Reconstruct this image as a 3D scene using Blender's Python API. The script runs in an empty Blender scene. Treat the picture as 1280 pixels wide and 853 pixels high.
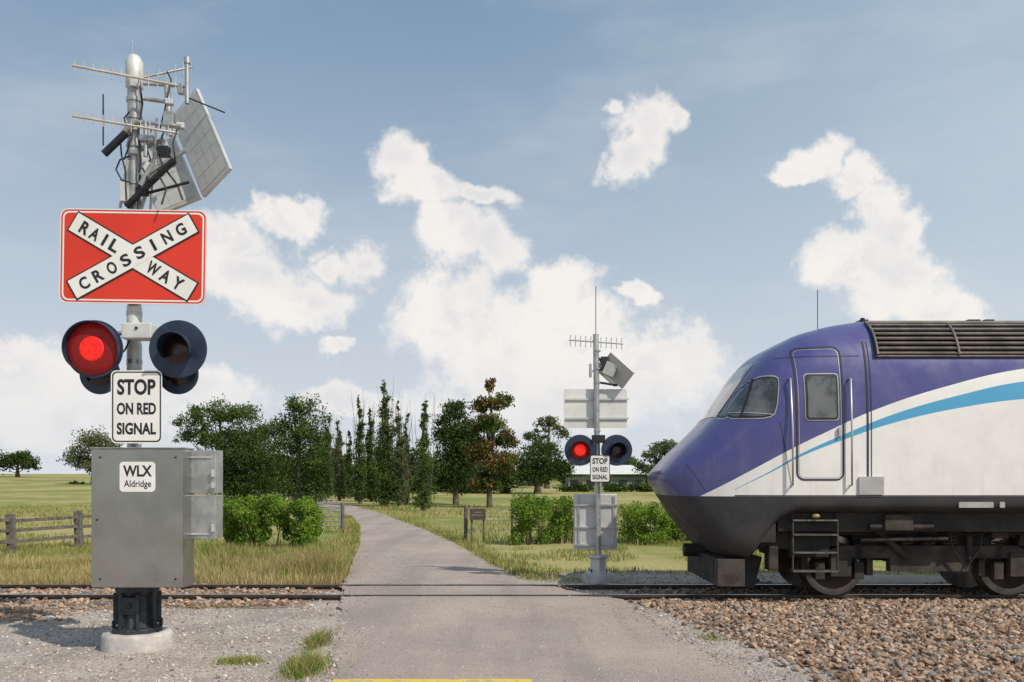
import bpy, math, random
import numpy as np
from mathutils import Vector, Matrix, noise as mnoise
random.seed(7); rng = np.random.default_rng(7)
scene = bpy.context.scene
F, H, HY = 1100.0, 1.6, 598.0      # survey constants: focal (px), eye height (m), horizon row
def X_(px, D): return (px-640)*D/F
def Z_(py, D): return H+(HY-py)*D/F
def GD(py): return H*F/(py-HY)
def sstep(a, b, x):
    t = np.clip((x-a)/(b-a), 0, 1); return t*t*(3-2*t)

# ------------------------------------------------------------------ materials
class NT:
    def __init__(s, nt): s.nt = nt
    def n(s, t, **kw):
        nd = s.nt.nodes.new(t)
        for k, v in kw.items(): setattr(nd, k, v)
        return nd
    def l(s, a, b): s.nt.links.new(a, b)
    def put(s, sock, v):
        if isinstance(v, bpy.types.NodeSocket): s.l(v, sock)
        else: sock.default_value = v
    def math(s, op, a, b=None, c=None, clamp=False):
        nd = s.n('ShaderNodeMath', operation=op, use_clamp=clamp)
        s.put(nd.inputs[0], a)
        if b is not None: s.put(nd.inputs[1], b)
        if c is not None: s.put(nd.inputs[2], c)
        return nd.outputs[0]
    def mix(s, f, a, b):
        nd = s.n('ShaderNodeMix', data_type='RGBA')
        s.put(nd.inputs[0], f)
        for i, v in ((6, a), (7, b)):
            if isinstance(v, (tuple, list)): v = (*v[:3], 1)
            s.put(nd.inputs[i], v)
        return nd.outputs[2]
    def noise(s, vec, scale, detail=4, rough=.55, out=0):
        nd = s.n('ShaderNodeTexNoise')
        if vec is not None: s.l(vec, nd.inputs['Vector'])
        nd.inputs['Scale'].default_value = scale; nd.inputs['Detail'].default_value = detail
        nd.inputs['Roughness'].default_value = rough
        return nd.outputs[out]
    def mr(s, v, a, b, c=0., d=1., smooth=True):
        nd = s.n('ShaderNodeMapRange', interpolation_type='SMOOTHSTEP' if smooth else 'LINEAR')
        s.put(nd.inputs[0], v)
        for i, q in enumerate((a, b, c, d)): nd.inputs[i+1].default_value = q
        return nd.outputs[0]
def newmat(name):
    m = bpy.data.materials.new(name); m.use_nodes = True
    nt = NT(m.node_tree); b = m.node_tree.nodes['Principled BSDF']
    return m, nt, b
def mat(name, c1, c2=None, rough=.6, metal=0., vs=4., bump=0., bs=60., coat=0., contrast=(.35, .65), rv=0.):
    m, nt, b = newmat(name)
    tc = nt.n('ShaderNodeTexCoord').outputs['Object']
    if c2 is None: c2 = tuple(v*.82 for v in c1)
    f = nt.mr(nt.noise(tc, vs, 5, .6), *contrast)
    nt.l(nt.mix(f, c1, c2), b.inputs['Base Color'])
    b.inputs['Roughness'].default_value = rough; b.inputs['Metallic'].default_value = metal
    if rv: nt.l(nt.mr(nt.noise(tc, vs*2.3, 4), .3, .7, rough-rv, rough+rv), b.inputs['Roughness'])
    b.inputs['Coat Weight'].default_value = coat
    if bump:
        bp = nt.n('ShaderNodeBump'); bp.inputs['Strength'].default_value = bump; bp.inputs['Distance'].default_value = .01
        nt.l(nt.noise(tc, bs, 4), bp.inputs['Height']); nt.l(bp.outputs[0], b.inputs['Normal'])
    return m
def leafmat(name, dark, light, vs=.8, trans=.25):
    m, nt, b = newmat(name)
    g = nt.n('ShaderNodeNewGeometry')
    f1 = nt.mr(nt.noise(g.outputs['Position'], vs, 2), .35, .65)
    f = nt.math('ADD', nt.math('MULTIPLY', f1, .5), nt.math('MULTIPLY', g.outputs['Random Per Island'], .5))
    col = nt.mix(f, dark, light)
    d = nt.n('ShaderNodeBsdfDiffuse'); nt.l(col, d.inputs[0])
    t = nt.n('ShaderNodeBsdfTranslucent'); nt.l(col, t.inputs[0])
    mx = nt.n('ShaderNodeMixShader'); mx.inputs[0].default_value = trans
    nt.l(d.outputs[0], mx.inputs[1]); nt.l(t.outputs[0], mx.inputs[2])
    nt.l(mx.outputs[0], m.node_tree.nodes['Material Output'].inputs[0])
    return m
def emit(name, col, st, base=(.1, .01, .01), rough=.45):
    m, nt, b = newmat(name)
    tc = nt.n('ShaderNodeTexCoord').outputs['Object']
    vo = nt.n('ShaderNodeTexVoronoi'); nt.l(tc, vo.inputs[0]); vo.inputs['Scale'].default_value = 55
    b.inputs['Base Color'].default_value = (*base, 1); b.inputs['Roughness'].default_value = rough
    b.inputs['Specular IOR Level'].default_value = .25
    b.inputs['Emission Color'].default_value = (*col, 1)
    nt.l(nt.mr(vo.outputs['Distance'], .0, .7, st*1.25, st*.6), b.inputs['Emission Strength'])
    return m

M = {}
M['galv'] = mat('galvanised_steel', (.50, .50, .49), (.36, .37, .375), .42, .7, 9, .05, 30, rv=.1)
M['galvd'] = mat('galvanised_cabinet', (.42, .41, .39), (.33, .33, .315), .3, .92, 1.6, .02, 20, rv=.08)
M['alu'] = mat('aluminium_sheet', (.6, .6, .6), (.5, .5, .51), .5, .4, 3)
M['polew'] = mat('pale_pole_paint', (.66, .66, .64), (.54, .55, .53), .5, .2, 8)
M['dark'] = mat('dark_metal', (.028, .032, .04), (.015, .017, .022), .5, .3, 8)
M['casting'] = mat('cast_iron_base', (.05, .06, .07), (.025, .03, .037), .55, .4, 12, .3, 40)
M['black'] = mat('black_paint', (.014, .014, .016), None, .5, 0, 8)
M['navy'] = mat('lamp_housing', (.024, .042, .082), (.016, .027, .054), .42, .1, 5)
M['red'] = mat('sign_red', (.70, .042, .016), (.62, .035, .014), .4, 0, 2)
M['white'] = mat('sign_white', (.8, .79, .76), (.74, .73, .69), .4, 0, 3)
M['ink'] = mat('sign_ink', (.015, .015, .02), None, .5, 0, 3)
M['conc'] = mat('concrete', (.52, .48, .45), (.38, .35, .33), .85, 0, 8, .4, 50)
M['cell'] = mat('solar_cell_sky_sheen', (.60, .60, .585), (.50, .505, .50), .3, .1, 3)  # pale base colour carries the sky's reflection on the cells
M['frame'] = mat('panel_frame', (.7, .7, .67), None, .4, .5, 3)
M['brass'] = mat('antenna_metal', (.6, .54, .44), (.46, .42, .35), .4, .5, 9)
M['wood'] = mat('weathered_wood', (.17, .145, .125), (.08, .07, .062), .85, 0, 12, .4, 30)
M['bark'] = mat('bark', (.14, .115, .09), (.07, .058, .045), .9, 0, 6, .5, 20)
M['barkd'] = mat('bark_dark', (.07, .055, .04), (.04, .03, .025), .9, 0, 6, .5, 20)
M['rail'] = mat('rail_steel', (.09, .062, .048), (.04, .03, .026), .6, .4, 6)
M['railtop'] = mat('rail_head_polished', (.35, .34, .33), (.22, .21, .2), .3, .9, 6)
M['lensoff'] = mat('unlit_lens', (.03, .012, .014), None, .2, 0, 9)
M['lensrim'] = emit('lit_lens_outer', (1, .035, .03), .08, (.17, .010, .012), .4)
M['lenson'] = emit('lit_lens_led', (1, .022, .012), 1.0, (.25, .01, .01), .6)

# ------------------------------------------------------------------ mesh builder
class MB:
    def __init__(s): s.V = []; s.Fc = []; s.MI = []; s.S = []; s.mats = []
    def mi(s, m):
        if isinstance(m, str): m = M[m]
        if m not in s.mats: s.mats.append(m)
        return s.mats.index(m)
    def add(s, vs, fs, m, smooth=False):
        o = len(s.V); i = s.mi(m)
        s.V.extend([tuple(v) for v in vs])
        for f in fs: s.Fc.append([k+o for k in f]); s.MI.append(i); s.S.append(smooth)
    def box(s, c, d, m, R=None):
        c = Vector(c); vs = []
        for x in (-.5, .5):
            for y in (-.5, .5):
                for z in (-.5, .5):
                    v = Vector((x*d[0], y*d[1], z*d[2]))
                    if R is not None: v = R @ v
                    vs.append(c+v)
        s.add(vs, [(0, 1, 3, 2), (4, 6, 7, 5), (0, 4, 5, 1), (2, 3, 7, 6), (0, 2, 6, 4), (1, 5, 7, 3)], m)
    def tube(s, pts, rad, m, seg=10, caps=True, smooth=True):
        pts = [Vector(p) for p in pts]
        if not isinstance(rad, (list, tuple)): rad = [rad]*len(pts)
        vs = []; up = None
        for i, p in enumerate(pts):
            t = (pts[min(i+1, len(pts)-1)]-pts[max(i-1, 0)]).normalized()
            if up is None: up = Vector((0, 0, 1)) if abs(t.z) < .9 else Vector((0, 1, 0))
            a = t.cross(up); a = a.normalized() if a.length > 1e-5 else Vector((1, 0, 0))
            b = t.cross(a).normalized(); up = a.cross(t)
            for k in range(seg):
                q = 2*math.pi*k/seg; vs.append(p+(a*math.cos(q)+b*math.sin(q))*rad[i])
        fs = [(i*seg+k, i*seg+(k+1) % seg, (i+1)*seg+(k+1) % seg, (i+1)*seg+k) for i in range(len(pts)-1) for k in range(seg)]
        s.add(vs, fs, m, smooth)
        if caps:
            s.add(vs[:seg], [tuple(range(seg))[::-1]], m); s.add(vs[-seg:], [tuple(range(seg))], m)
    def cyl(s, p0, p1, r0, m, r1=None, seg=20, caps=True, smooth=True):
        s.tube([p0, p1], [r0, r0 if r1 is None else r1], m, seg, caps, smooth)
    def prism(s, pts, y0, y1, m):
        n = len(pts); a = [(x, y0, z) for x, z in pts]; b = [(x, y1, z) for x, z in pts]
        s.add(a, [tuple(range(n))], m); s.add(b, [tuple(range(n))[::-1]], m)
        s.add(a+b, [(i, i+n, (i+1) % n+n, (i+1) % n) for i in range(n)], m)
    def sphere(s, c, r, m, nu=20, nv=12):
        if not isinstance(r, (tuple, list)): r = (r, r, r)
        vs = []
        for j in range(nv+1):
            for i in range(nu):
                a = 2*math.pi*i/nu; b = math.pi*j/nv
                vs.append((c[0]+r[0]*math.sin(b)*math.cos(a), c[1]+r[1]*math.sin(b)*math.sin(a), c[2]+r[2]*math.cos(b)))
        s.add(vs, [(j*nu+i, j*nu+(i+1) % nu, (j+1)*nu+(i+1) % nu, (j+1)*nu+i) for j in range(nv) for i in range(nu)], m, True)
    def quads(s, pos, size, m, rg=rng, asp=.6):
        n = len(pos)
        a = rg.normal(size=(n, 3)); a /= np.linalg.norm(a, axis=1)[:, None]
        b = rg.normal(size=(n, 3)); b -= a*(a*b).sum(1)[:, None]; b /= np.linalg.norm(b, axis=1)[:, None]
        sz = size*rg.uniform(.6, 1.3, n)[:, None]
        a = a*sz; b = b*sz*asp
        V = np.stack([pos-a, pos-b*.9+a*.1, pos+a, pos+b], 1).reshape(-1, 3)
        o = len(s.V); i = s.mi(m)
        s.V.extend(map(tuple, V.tolist()))
        s.Fc.extend([[o+4*k, o+4*k+1, o+4*k+2, o+4*k+3] for k in range(n)])
        s.MI.extend([i]*n); s.S.extend([False]*n)
    def obj(s, name, parent=None, origin=None, bevel=0):
        o = Vector(origin) if origin is not None else (parent.location.copy() if parent else Vector((0, 0, 0)))
        me = bpy.data.meshes.new(name)
        me.from_pydata([(v[0]-o[0], v[1]-o[1], v[2]-o[2]) for v in s.V], [], s.Fc)
        for m in s.mats: me.materials.append(m)
        me.polygons.foreach_set('material_index', s.MI); me.polygons.foreach_set('use_smooth', s.S); me.update()
        ob = bpy.data.objects.new(name, me); scene.collection.objects.link(ob)
        if parent: ob.parent = parent
        else: ob.location = o
        if bevel:
            b = ob.modifiers.new('bevel', 'BEVEL'); b.width = bevel; b.segments = 2; b.limit_method = 'ANGLE'
        return ob
def empty(name, loc):
    e = bpy.data.objects.new(name, None); e.location = loc; e.empty_display_size = .3
    scene.collection.objects.link(e); return e
def npmesh(name, V, Fa, mats, MI=None, smooth=False):
    me = bpy.data.meshes.new(name); k = Fa.shape[1]; n = len(Fa)
    me.vertices.add(len(V)); me.vertices.foreach_set('co', V.astype(np.float32).ravel())
    me.loops.add(n*k); me.loops.foreach_set('vertex_index', Fa.astype(np.int32).ravel())
    me.polygons.add(n); me.polygons.foreach_set('loop_start', np.arange(0, n*k, k, dtype=np.int32))
    for m in mats: me.materials.append(m)
    if MI is not None: me.polygons.foreach_set('material_index', MI.astype(np.int32))
    me.polygons.foreach_set('use_smooth', np.full(n, smooth))
    me.update(calc_edges=True); me.validate()
    ob = bpy.data.objects.new(name, me); scene.collection.objects.link(ob); return ob
def rrect(x0, x1, z0, z1, r, n=6):
    P = []
    for cx, cz, a0 in ((x1-r, z1-r, 0), (x0+r, z1-r, 90), (x0+r, z0+r, 180), (x1-r, z0+r, 270)):
        for i in range(n+1):
            a = math.radians(a0+90*i/n); P.append((cx+r*math.cos(a), cz+r*math.sin(a)))
    return P[::-1]
def rot2(P, c, ang):
    ca, sa = math.cos(ang), math.sin(ang)
    return [(c[0]+(x-c[0])*ca-(z-c[1])*sa, c[1]+(x-c[0])*sa+(z-c[1])*ca) for x, z in P]
def text(name, string, parent, c, w, h, y, m='ink', ang=0, bold=.02, ex=.001):
    cu = bpy.data.curves.new(name, 'FONT'); cu.body = string; cu.size = 1; cu.offset = bold; cu.resolution_u = 4
    cu.extrude = 0
    t = bpy.data.objects.new(name+'_tmp', cu); scene.collection.objects.link(t)
    dg = bpy.context.evaluated_depsgraph_get(); dg.update()
    me = bpy.data.meshes.new_from_object(t.evaluated_get(dg))
    bpy.data.objects.remove(t)
    co = np.array([v.co[:] for v in me.vertices]); mn, mx = co.min(0), co.max(0)
    ca, sa = math.cos(ang), math.sin(ang)
    for v in me.vertices:
        x = ((v.co.x-mn[0])/(mx[0]-mn[0])-.5)*w; z = ((v.co.y-mn[1])/(mx[1]-mn[1])-.5)*h
        v.co = (c[0]+x*ca-z*sa-parent.location[0], y-parent.location[1], c[1]+x*sa+z*ca-parent.location[2])
    me.materials.clear(); me.materials.append(M[m]); me.update()
    ob = bpy.data.objects.new(name, me); scene.collection.objects.link(ob); ob.parent = parent
    return ob

# ------------------------------------------------------------------ terrain
def zh(x, y):
    t = float(sstep(45, 200, y))
    return t*(2.7+.7*mnoise.noise(Vector((x*.012, y*.01, 3.3))))
xs = np.concatenate([-np.geomspace(3000, 30, 26), np.linspace(-28, 28, 40), np.geomspace(30, 3000, 26)])
ys = np.concatenate([[-300, -100, -40, -15], np.linspace(-5, 60, 44), np.geomspace(63, 4000, 45)])
gv = [(x, y, zh(x, y)) for y in ys for x in xs]; nx = len(xs)
gf = [(j*nx+i, j*nx+i+1, (j+1)*nx+i+1, (j+1)*nx+i) for j in range(len(ys)-1) for i in range(nx-1)]
m, nt, b = newmat('dry_grass_ground')
pos = nt.n('ShaderNodeNewGeometry').outputs['Position']
big = nt.noise(pos, .09, 3, .6); med = nt.noise(pos, .9, 5, .65); fine = nt.noise(pos, 14, 5, .7)
f = nt.math('ADD', nt.math('MULTIPLY', big, .9), nt.math('MULTIPLY', med, .5))
g1 = nt.mix(nt.mr(f, .56, .84), (.19, .225, .062), (.41, .355, .16))
g2 = nt.mix(nt.mr(fine, .38, .66), g1, nt.mix(.45, g1, (.12, .125, .05)))
nt.l(g2, b.inputs['Base Color']); b.inputs['Roughness'].default_value = .95
b.inputs['Specular IOR Level'].default_value = .1
bp = nt.n('ShaderNodeBump'); bp.inputs['Strength'].default_value = .6; bp.inputs['Distance'].default_value = .05
nt.l(nt.noise(pos, 9, 6, .7), bp.inputs['Height']); nt.l(bp.outputs[0], b.inputs['Normal'])
mb = MB(); mb.add(gv, gf, m, True); mb.obj('ground')

m, nt, b = newmat('pale_gravel')
pos = nt.n('ShaderNodeNewGeometry').outputs['Position']
vo = nt.n('ShaderNodeTexVoronoi'); nt.l(pos, vo.inputs[0]); vo.inputs['Scale'].default_value = 42
c = nt.mix(nt.mr(nt.noise(pos, 1.3, 5), .35, .65), (.47, .405, .36), (.33, .28, .245))
sep = nt.n('ShaderNodeSeparateColor'); nt.l(vo.outputs['Color'], sep.inputs[0])
c = nt.mix(nt.math('MULTIPLY', sep.outputs[0], .6), c, (.19, .155, .135))
c = nt.mix(nt.mr(sep.outputs[1], .8, 1, 0, .5), c, (.66, .60, .55))
c = nt.mix(nt.mr(nt.noise(pos, .55, 4, .65), .52, .7, 0, .45), c, (.25, .19, .15))
nt.l(c, b.inputs['Base Color']); b.inputs['Roughness'].default_value = .9
bp = nt.n('ShaderNodeBump'); bp.inputs['Strength'].default_value = .7; bp.inputs['Distance'].default_value = .02; bp.invert = True
nt.l(vo.outputs['Distance'], bp.inputs['Height']); nt.l(bp.outputs[0], b.inputs['Normal'])
M['gravel'] = m
def edge_noise(a, k=1.): return mnoise.noise(Vector((a*k, 7.7, 1.2)))
def verge_y(x): return 13.5+1.5*float(sstep(-.5, 1.0, x))*(1-float(sstep(5, 9, x)))+.5*edge_noise(x, .5)+.25*edge_noise(x, 2.3)
n = 160; gx = np.linspace(-40, 40, n)
V = [(x, -6, .004) for x in gx]+[(x, verge_y(x), .004) for x in gx]
mb = MB(); mb.add(V, [(i, i+1, n+i+1, n+i) for i in range(n-1)], 'gravel'); mb.obj('gravel_verge')

m, nt, b = newmat('ballast_bed')
pos = nt.n('ShaderNodeNewGeometry').outputs['Position']
c = nt.mix(nt.mr(nt.noise(pos, 22, 5, .7), .35, .65), (.13, .085, .06), (.34, .24, .17))
nt.l(c, b.inputs['Base Color']); b.inputs['Roughness'].default_value = .95
bp = nt.n('ShaderNodeBump'); bp.inputs['Strength'].default_value = 1; bp.inputs['Distance'].default_value = .03
nt.l(nt.noise(pos, 26, 3), bp.inputs['Height']); nt.l(bp.outputs[0], b.inputs['Normal'])
M['ballast'] = m

# road -----------------------------------------------------------------
RD = np.array([-20, 0, 6.9, 8.71, 10.6, 11.58, 12.2, 13.3, 16.4, 21.5, 28.4, 35.2, 41.9, 50, 70, 100, 160])
RL = np.array([-1.2, -1.25, -1.455, -1.76, -2.08, -2.23, -2.35, -2.52, -2.98, -3.71, -4.9, -6.34, -8.2, -10.9, -18, -30, -60])
RR = np.array([2.6, 2.4, 1.95, 1.72, 1.48, 1.2, .85, .3, -.42, -1.37, -2.97, -4.74, -6.5, -8.9, -15.5, -27, -56])
def road_z(y): return .012+.052*float(sstep(10.0, 11.2, y)*(1-sstep(13.0, 14.6, y)))
rows = np.concatenate([np.linspace(-20, 5, 12), np.linspace(5.2, 30, 190), np.linspace(30.5, 60, 60), np.linspace(62, 160, 30)])
V = []; K = 9
for y in rows:
    l = np.interp(y, RD, RL)+.09*edge_noise(y, 2.1)+.05*edge_noise(y+50, 7)
    r = np.interp(y, RD, RR)+.14*edge_noise(y+99, 1.7)+.09*edge_noise(y+20, 6)
    for k in range(K):
        t = k/(K-1); x = l+(r-l)*t
        edge = -.009 if k in (0, K-1) else 0
        V.append((x, y, zh(x, y)+road_z(y)+edge+.02*float(sstep(45, 60, y))))
m, nt, b = newmat('worn_asphalt')
pos = nt.n('ShaderNodeNewGeometry').outputs['Position']
c = nt.mix(nt.mr(nt.noise(pos, .8, 4, .6), .3, .7), (.38, .31, .27), (.28, .232, .205))
c = nt.mix(nt.mr(nt.noise(pos, 48, 2, .8), .42, .62, 0, .6), c, (.48, .40, .35))
c = nt.mix(nt.mr(nt.noise(pos, 75, 2, .8), .51, .64, 0, .7), c, (.11, .092, .084))
vo = nt.n('ShaderNodeTexVoronoi', feature='DISTANCE_TO_EDGE'); vo.inputs['Scale'].default_value = .55
wv = nt.n('ShaderNodeVectorMath', operation='ADD'); nt.l(pos, wv.inputs[0]); nt.l(nt.noise(pos, 1.5, 4, .6, 1), wv.inputs[1])
nt.l(wv.outputs[0], vo.inputs[0])
c = nt.mix(nt.math('MULTIPLY', nt.mr(vo.outputs['Distance'], .005, .0), .4), c, (.12, .105, .095))
mp = nt.n('ShaderNodeMapping'); nt.l(pos, mp.inputs[0]); mp.inputs['Rotation'].default_value = (0, 0, -.12); mp.inputs['Scale'].default_value = (1.6, .12, 1)
c = nt.mix(nt.mr(nt.noise(mp.outputs[0], 1.0, 4, .55), .42, .68, 0, .5), c, (.20, .17, .155))
c = nt.mix(nt.mr(nt.noise(pos, .35, 3, .5), .52, .7, 0, .4), c, (.46, .37, .315))
nt.l(c, b.inputs['Base Color']); b.inputs['Roughness'].default_value = .88
bp = nt.n('ShaderNodeBump'); bp.inputs['Strength'].default_value = .6; bp.inputs['Distance'].default_value = .01
nt.l(nt.noise(pos, 60, 3, .8), bp.inputs['Height']); nt.l(bp.outputs[0], b.inputs['Normal'])
M['asphalt'] = m
mb = MB(); mb.add(V, [(j*K+k, j*K+k+1, (j+1)*K+k+1, (j+1)*K+k) for j in range(len(rows)-1) for k in range(K-1)], 'asphalt', True)
mb.obj('road')
M['yellow'] = mat('yellow_line_paint', (.66, .48, .07), (.36, .29, .16), .7, 0, 9, contrast=(.45, .7))
mb = MB(); mb.box((-.62, 6.88, .0165), (1.56, .10, .004), 'yellow'); mb.obj('stop_line')

# rails ----------------------------------------------------------------
RN, RF = 11.5, 12.6; TC = .5*(RN+RF)
trk = empty('railway_track', (0, TC, 0))
for nm, y in (('near_rail', RN), ('far_rail', RF)):
    mb = MB()
    P = [(-.065, -.05), (.065, -.05), (.065, -.035), (.012, -.02), (.012, .04), (.034, .046), (.034, .076), (.028, .08), (-.028, .08), (-.034, .076), (-.034, .046), (-.012, .04), (-.012, -.02), (-.065, -.035)]
    a = [(-60, y+p, z) for p, z in P]; c_ = [(60, y+p, z) for p, z in P]; n = len(P)
    mb.add(a+c_, [(i, (i+1) % n, (i+1) % n+n, i+n) for i in range(n) if i not in (7,)], 'rail')
    mb.add([a[7], a[8], c_[8], c_[7]], [(0, 1, 2, 3)], 'railtop')
    mb.obj(nm, trk)
mb = MB()
for i in range(-60, 61):
    x = i*.65
    if -2.7 < x < 1.5: continue
    mb.box((x, TC, -.035), (.22, 2.1, .12), 'wood')
mb.obj('sleepers', trk)
mb = MB(); V = []
def bal_left(y): return float(np.interp(y, [6.0, 6.9, 8.7, 10.5, 11.3], [2.75, 2.6, 2.25, 1.95, 1.6]))
ry = np.linspace(4, 13.4, 30)
for y in ry:
    l = bal_left(y) + .1*edge_noise(y, 3)
    V += [(l, y, .008), (40, y, .008)]
mb.add(V, [(2*i, 2*i+1, 2*i+3, 2*i+2) for i in range(len(ry)-1)], 'ballast')
V = []
gx = np.linspace(-40, -2.6, 150)
def bal_near(x): return 10.8-.9*float(1-sstep(-6.5, -4.8, x))+.25*edge_noise(x, 1.2)
for x in gx: V += [(x, bal_near(x), .008), (x, 12.95+.25*edge_noise(x+9, 1.2), .008)]
mb.add(V, [(2*i, 2*i+2, 2*i+3, 2*i+1) for i in range(len(gx)-1)], 'ballast')
mb.obj('ballast_bed')

# stones ---------------------------------------------------------------
ph = (1+5**.5)/2
ico = np.array([(-1, ph, 0), (1, ph, 0), (-1, -ph, 0), (1, -ph, 0), (0, -1, ph), (0, 1, ph), (0, -1, -ph), (0, 1, -ph), (ph, 0, -1), (ph, 0, 1), (-ph, 0, -1), (-ph, 0, 1)])/1.9
icf = np.array([(0, 11, 5), (0, 5, 1), (0, 1, 7), (0, 7, 10), (0, 10, 11), (1, 5, 9), (5, 11, 4), (11, 10, 2), (10, 7, 6), (7, 1, 8), (3, 9, 4), (3, 4, 2), (3, 2, 6), (3, 6, 8), (3, 8, 9), (4, 9, 5), (2, 4, 11), (6, 2, 10), (8, 6, 7), (9, 8, 1)])
def stones(name, P, smin, smax, mats, zs=.7, pw=1.):
    n = len(P)
    V = ico[None]*rng.uniform(.62, 1.25, (n, 12, 1))
    sc = (smin+(smax-smin)*rng.random(n)**pw)[:, None, None]*np.stack([rng.uniform(.7, 1.3, n), rng.uniform(.7, 1.2, n), np.full(n, zs)], 1)[:, None, :]
    V = V*sc
    a = rng.uniform(0, 6.28, n); ca, sa = np.cos(a)[:, None], np.sin(a)[:, None]
    t = rng.normal(0, .35, n)[:, None]
    x = V[:, :, 0]*ca-V[:, :, 1]*sa; y = V[:, :, 0]*sa+V[:, :, 1]*ca; z = V[:, :, 2]+x*t
    V = np.stack([x, y, z], 2)+P[:, None, :]
    Fa = (icf[None]+(np.arange(n)*12)[:, None, None]).reshape(-1, 3)
    MI = np.repeat(rng.integers(0, len(mats), n), 20)
    return npmesh(name, V.reshape(-1, 3), Fa, mats, MI)
def smat(name, c, c2): 
    m, nt, b = newmat(name)
    g = nt.n('ShaderNodeNewGeometry')
    nt.l(nt.mix(g.outputs['Random Per Island'], c, c2), b.inputs['Base Color']); b.inputs['Roughness'].default_value = .9
    return m
bm_ = [smat('ballast_brown', (.36, .22, .14), (.17, .105, .07)), smat('ballast_tan', (.52, .37, .26), (.3, .21, .15)), smat('ballast_grey', (.36, .30, .255), (.14, .11, .09))]
gm_ = [smat('gravel_pale', (.62, .55, .5), (.42, .36, .32)), smat('gravel_mid', (.38, .325, .285), (.16, .13, .115))]
def road_ok(x, y, mrg=.05):
    return (x < np.interp(y, RD, RL)-mrg) | (x > np.interp(y, RD, RR)+mrg)
P = []
n = 14500; x = rng.uniform(1.2, 8.0, n); y = rng.uniform(6.2, 11.3, n)
bl = np.interp(y, [6.0, 6.9, 8.7, 10.5, 11.3], [2.75, 2.6, 2.25, 1.95, 1.6]); ok = x > bl+rng.normal(0, .15, n)
P.append(np.stack([x, y, rng.uniform(.005, .045, n)], 1)[ok])
n = 12000; x = rng.uniform(-10.5, 12, n); y = rng.uniform(10.9, 13.1, n)+.15*np.sin(x*2.1)
ok = road_ok(x, y, .08) & (np.abs(y-RN) > .05) & (np.abs(y-RF) > .05) & ((x < -2.9+rng.normal(0, .3, n)) | (x > 1.8+rng.normal(0, .2, n)))
P.append(np.stack([x, y, rng.uniform(.0, .035, n)], 1)[ok])
n = 2200; x = rng.uniform(-9, -4.9, n); y = rng.uniform(9.8, 11.0, n); ok = rng.random(n) < (-4.9-x)/1.6
P.append(np.stack([x, y, rng.uniform(.0, .03, n)], 1)[ok])
stones('ballast_stones', np.concatenate(P), .015, .044, bm_)
n = 19000; x = rng.uniform(-7, 5.2, n); y = rng.uniform(6.0, 14.8, n)
ok = road_ok(x, y, -.10) & ((x < 0) | (x < np.interp(y, [6, 11], [2.9, 1.9])) | (y > 13.1))
P = np.stack([x, y, rng.uniform(.004, .012, n)], 1)[ok]
stones('gravel_stones', P, .005, .022, gm_, pw=2.3)
n = 4200; y = rng.uniform(6.2, 18, n); t = rng.beta(.3, .3, n)
x = np.interp(y, RD, RL)*(1-t)+np.interp(y, RD, RR)*t
P = np.stack([x, y, np.array([road_z(v) for v in y])+.002], 1)
stones('road_grit', P, .003, .011, gm_, pw=2)

# ------------------------------------------------------------------ grass
def grass(name, pts, h, wdt, mats, lean=.35):
    n = len(pts); a = rng.uniform(0, 6.28, n); hh = h*rng.uniform(.45, 1.25, n)
    d = np.stack([np.cos(a), np.sin(a), np.zeros(n)], 1)
    b = rng.uniform(0, 6.28, n); L = np.stack([np.cos(b), np.sin(b), np.zeros(n)], 1)*(lean*hh*rng.uniform(.1, 1.3, n))[:, None]
    w = (wdt*rng.uniform(.6, 1.4, n))[:, None]
    up = np.zeros((n, 3)); up[:, 2] = hh
    v0 = pts-d*w; v1 = pts+d*w; v2 = pts+up*.6+L*.4+d*w*.7; v3 = pts+up*.6+L*.4-d*w*.7; v4 = pts+up+L
    V = np.stack([v0, v1, v2, v3, v4], 1).reshape(-1, 3); k = np.arange(n)[:, None]*5
    Fa = np.concatenate([k+np.array([[0, 1, 2]]), k+np.array([[0, 2, 3]]), k+np.array([[3, 2, 4]])], 0)
    mi = rng.integers(0, len(mats), n); MI = np.concatenate([mi, mi, mi])
    return npmesh(name, V, Fa, mats, MI)
G_dry = leafmat('grass_dry', (.38, .28, .125), (.62, .50, .27), .5, .3)
G_mix = leafmat('grass_olive', (.19, .205, .055), (.38, .36, .13), .5, .3)
G_grn = leafmat('grass_green', (.10, .18, .03), (.23, .32, .07), .5, .3)
def clumpy(n, x0, x1, y0, y1, sc=.9, th=-.15, p=1.0):
    x = rng.uniform(x0, x1, n); y = y0+(y1-y0)*rng.random(n)**p
    v = np.array([mnoise.noise(Vector((a, b_, 4.4))) for a, b_ in zip(x*sc, y*sc)])
    ok = v > th
    ok &= road_ok(x, y, .03)
    return np.stack([x, y, np.zeros(n)], 1)[ok], v[ok]
def setz(P):
    P[:, 2] = [zh(a, b_) for a, b_ in zip(P[:, 0], P[:, 1])]; return P
P, _ = clumpy(36000, -13, -2.3, 12.8, 16.5, .8, -.35, 1.2); grass('dry_grass', P, .18, .006, [G_dry, G_dry, G_mix])
P, _ = clumpy(26000, -14, -2.5, 15, 21, .8, -.3); grass('short_grass', P, .11, .006, [G_mix, G_mix, G_grn, G_dry])
P, _ = clumpy(18000, -6.5, -2.4, 13.4, 19, 1.1, .0); grass('verge_grass', P, .26, .006, [G_mix, G_dry, G_grn])
P, _ = clumpy(30000, 0, 13, 14.6, 24, .7, -.15); grass('paddock_grass', P, .09, .007, [G_mix, G_dry, G_grn, G_grn])
P, _ = clumpy(44000, -28, 24, 21, 50, .35, -.25); grass('meadow_grass', setz(P), .14, .014, [G_dry, G_grn, G_mix, G_mix])
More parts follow.
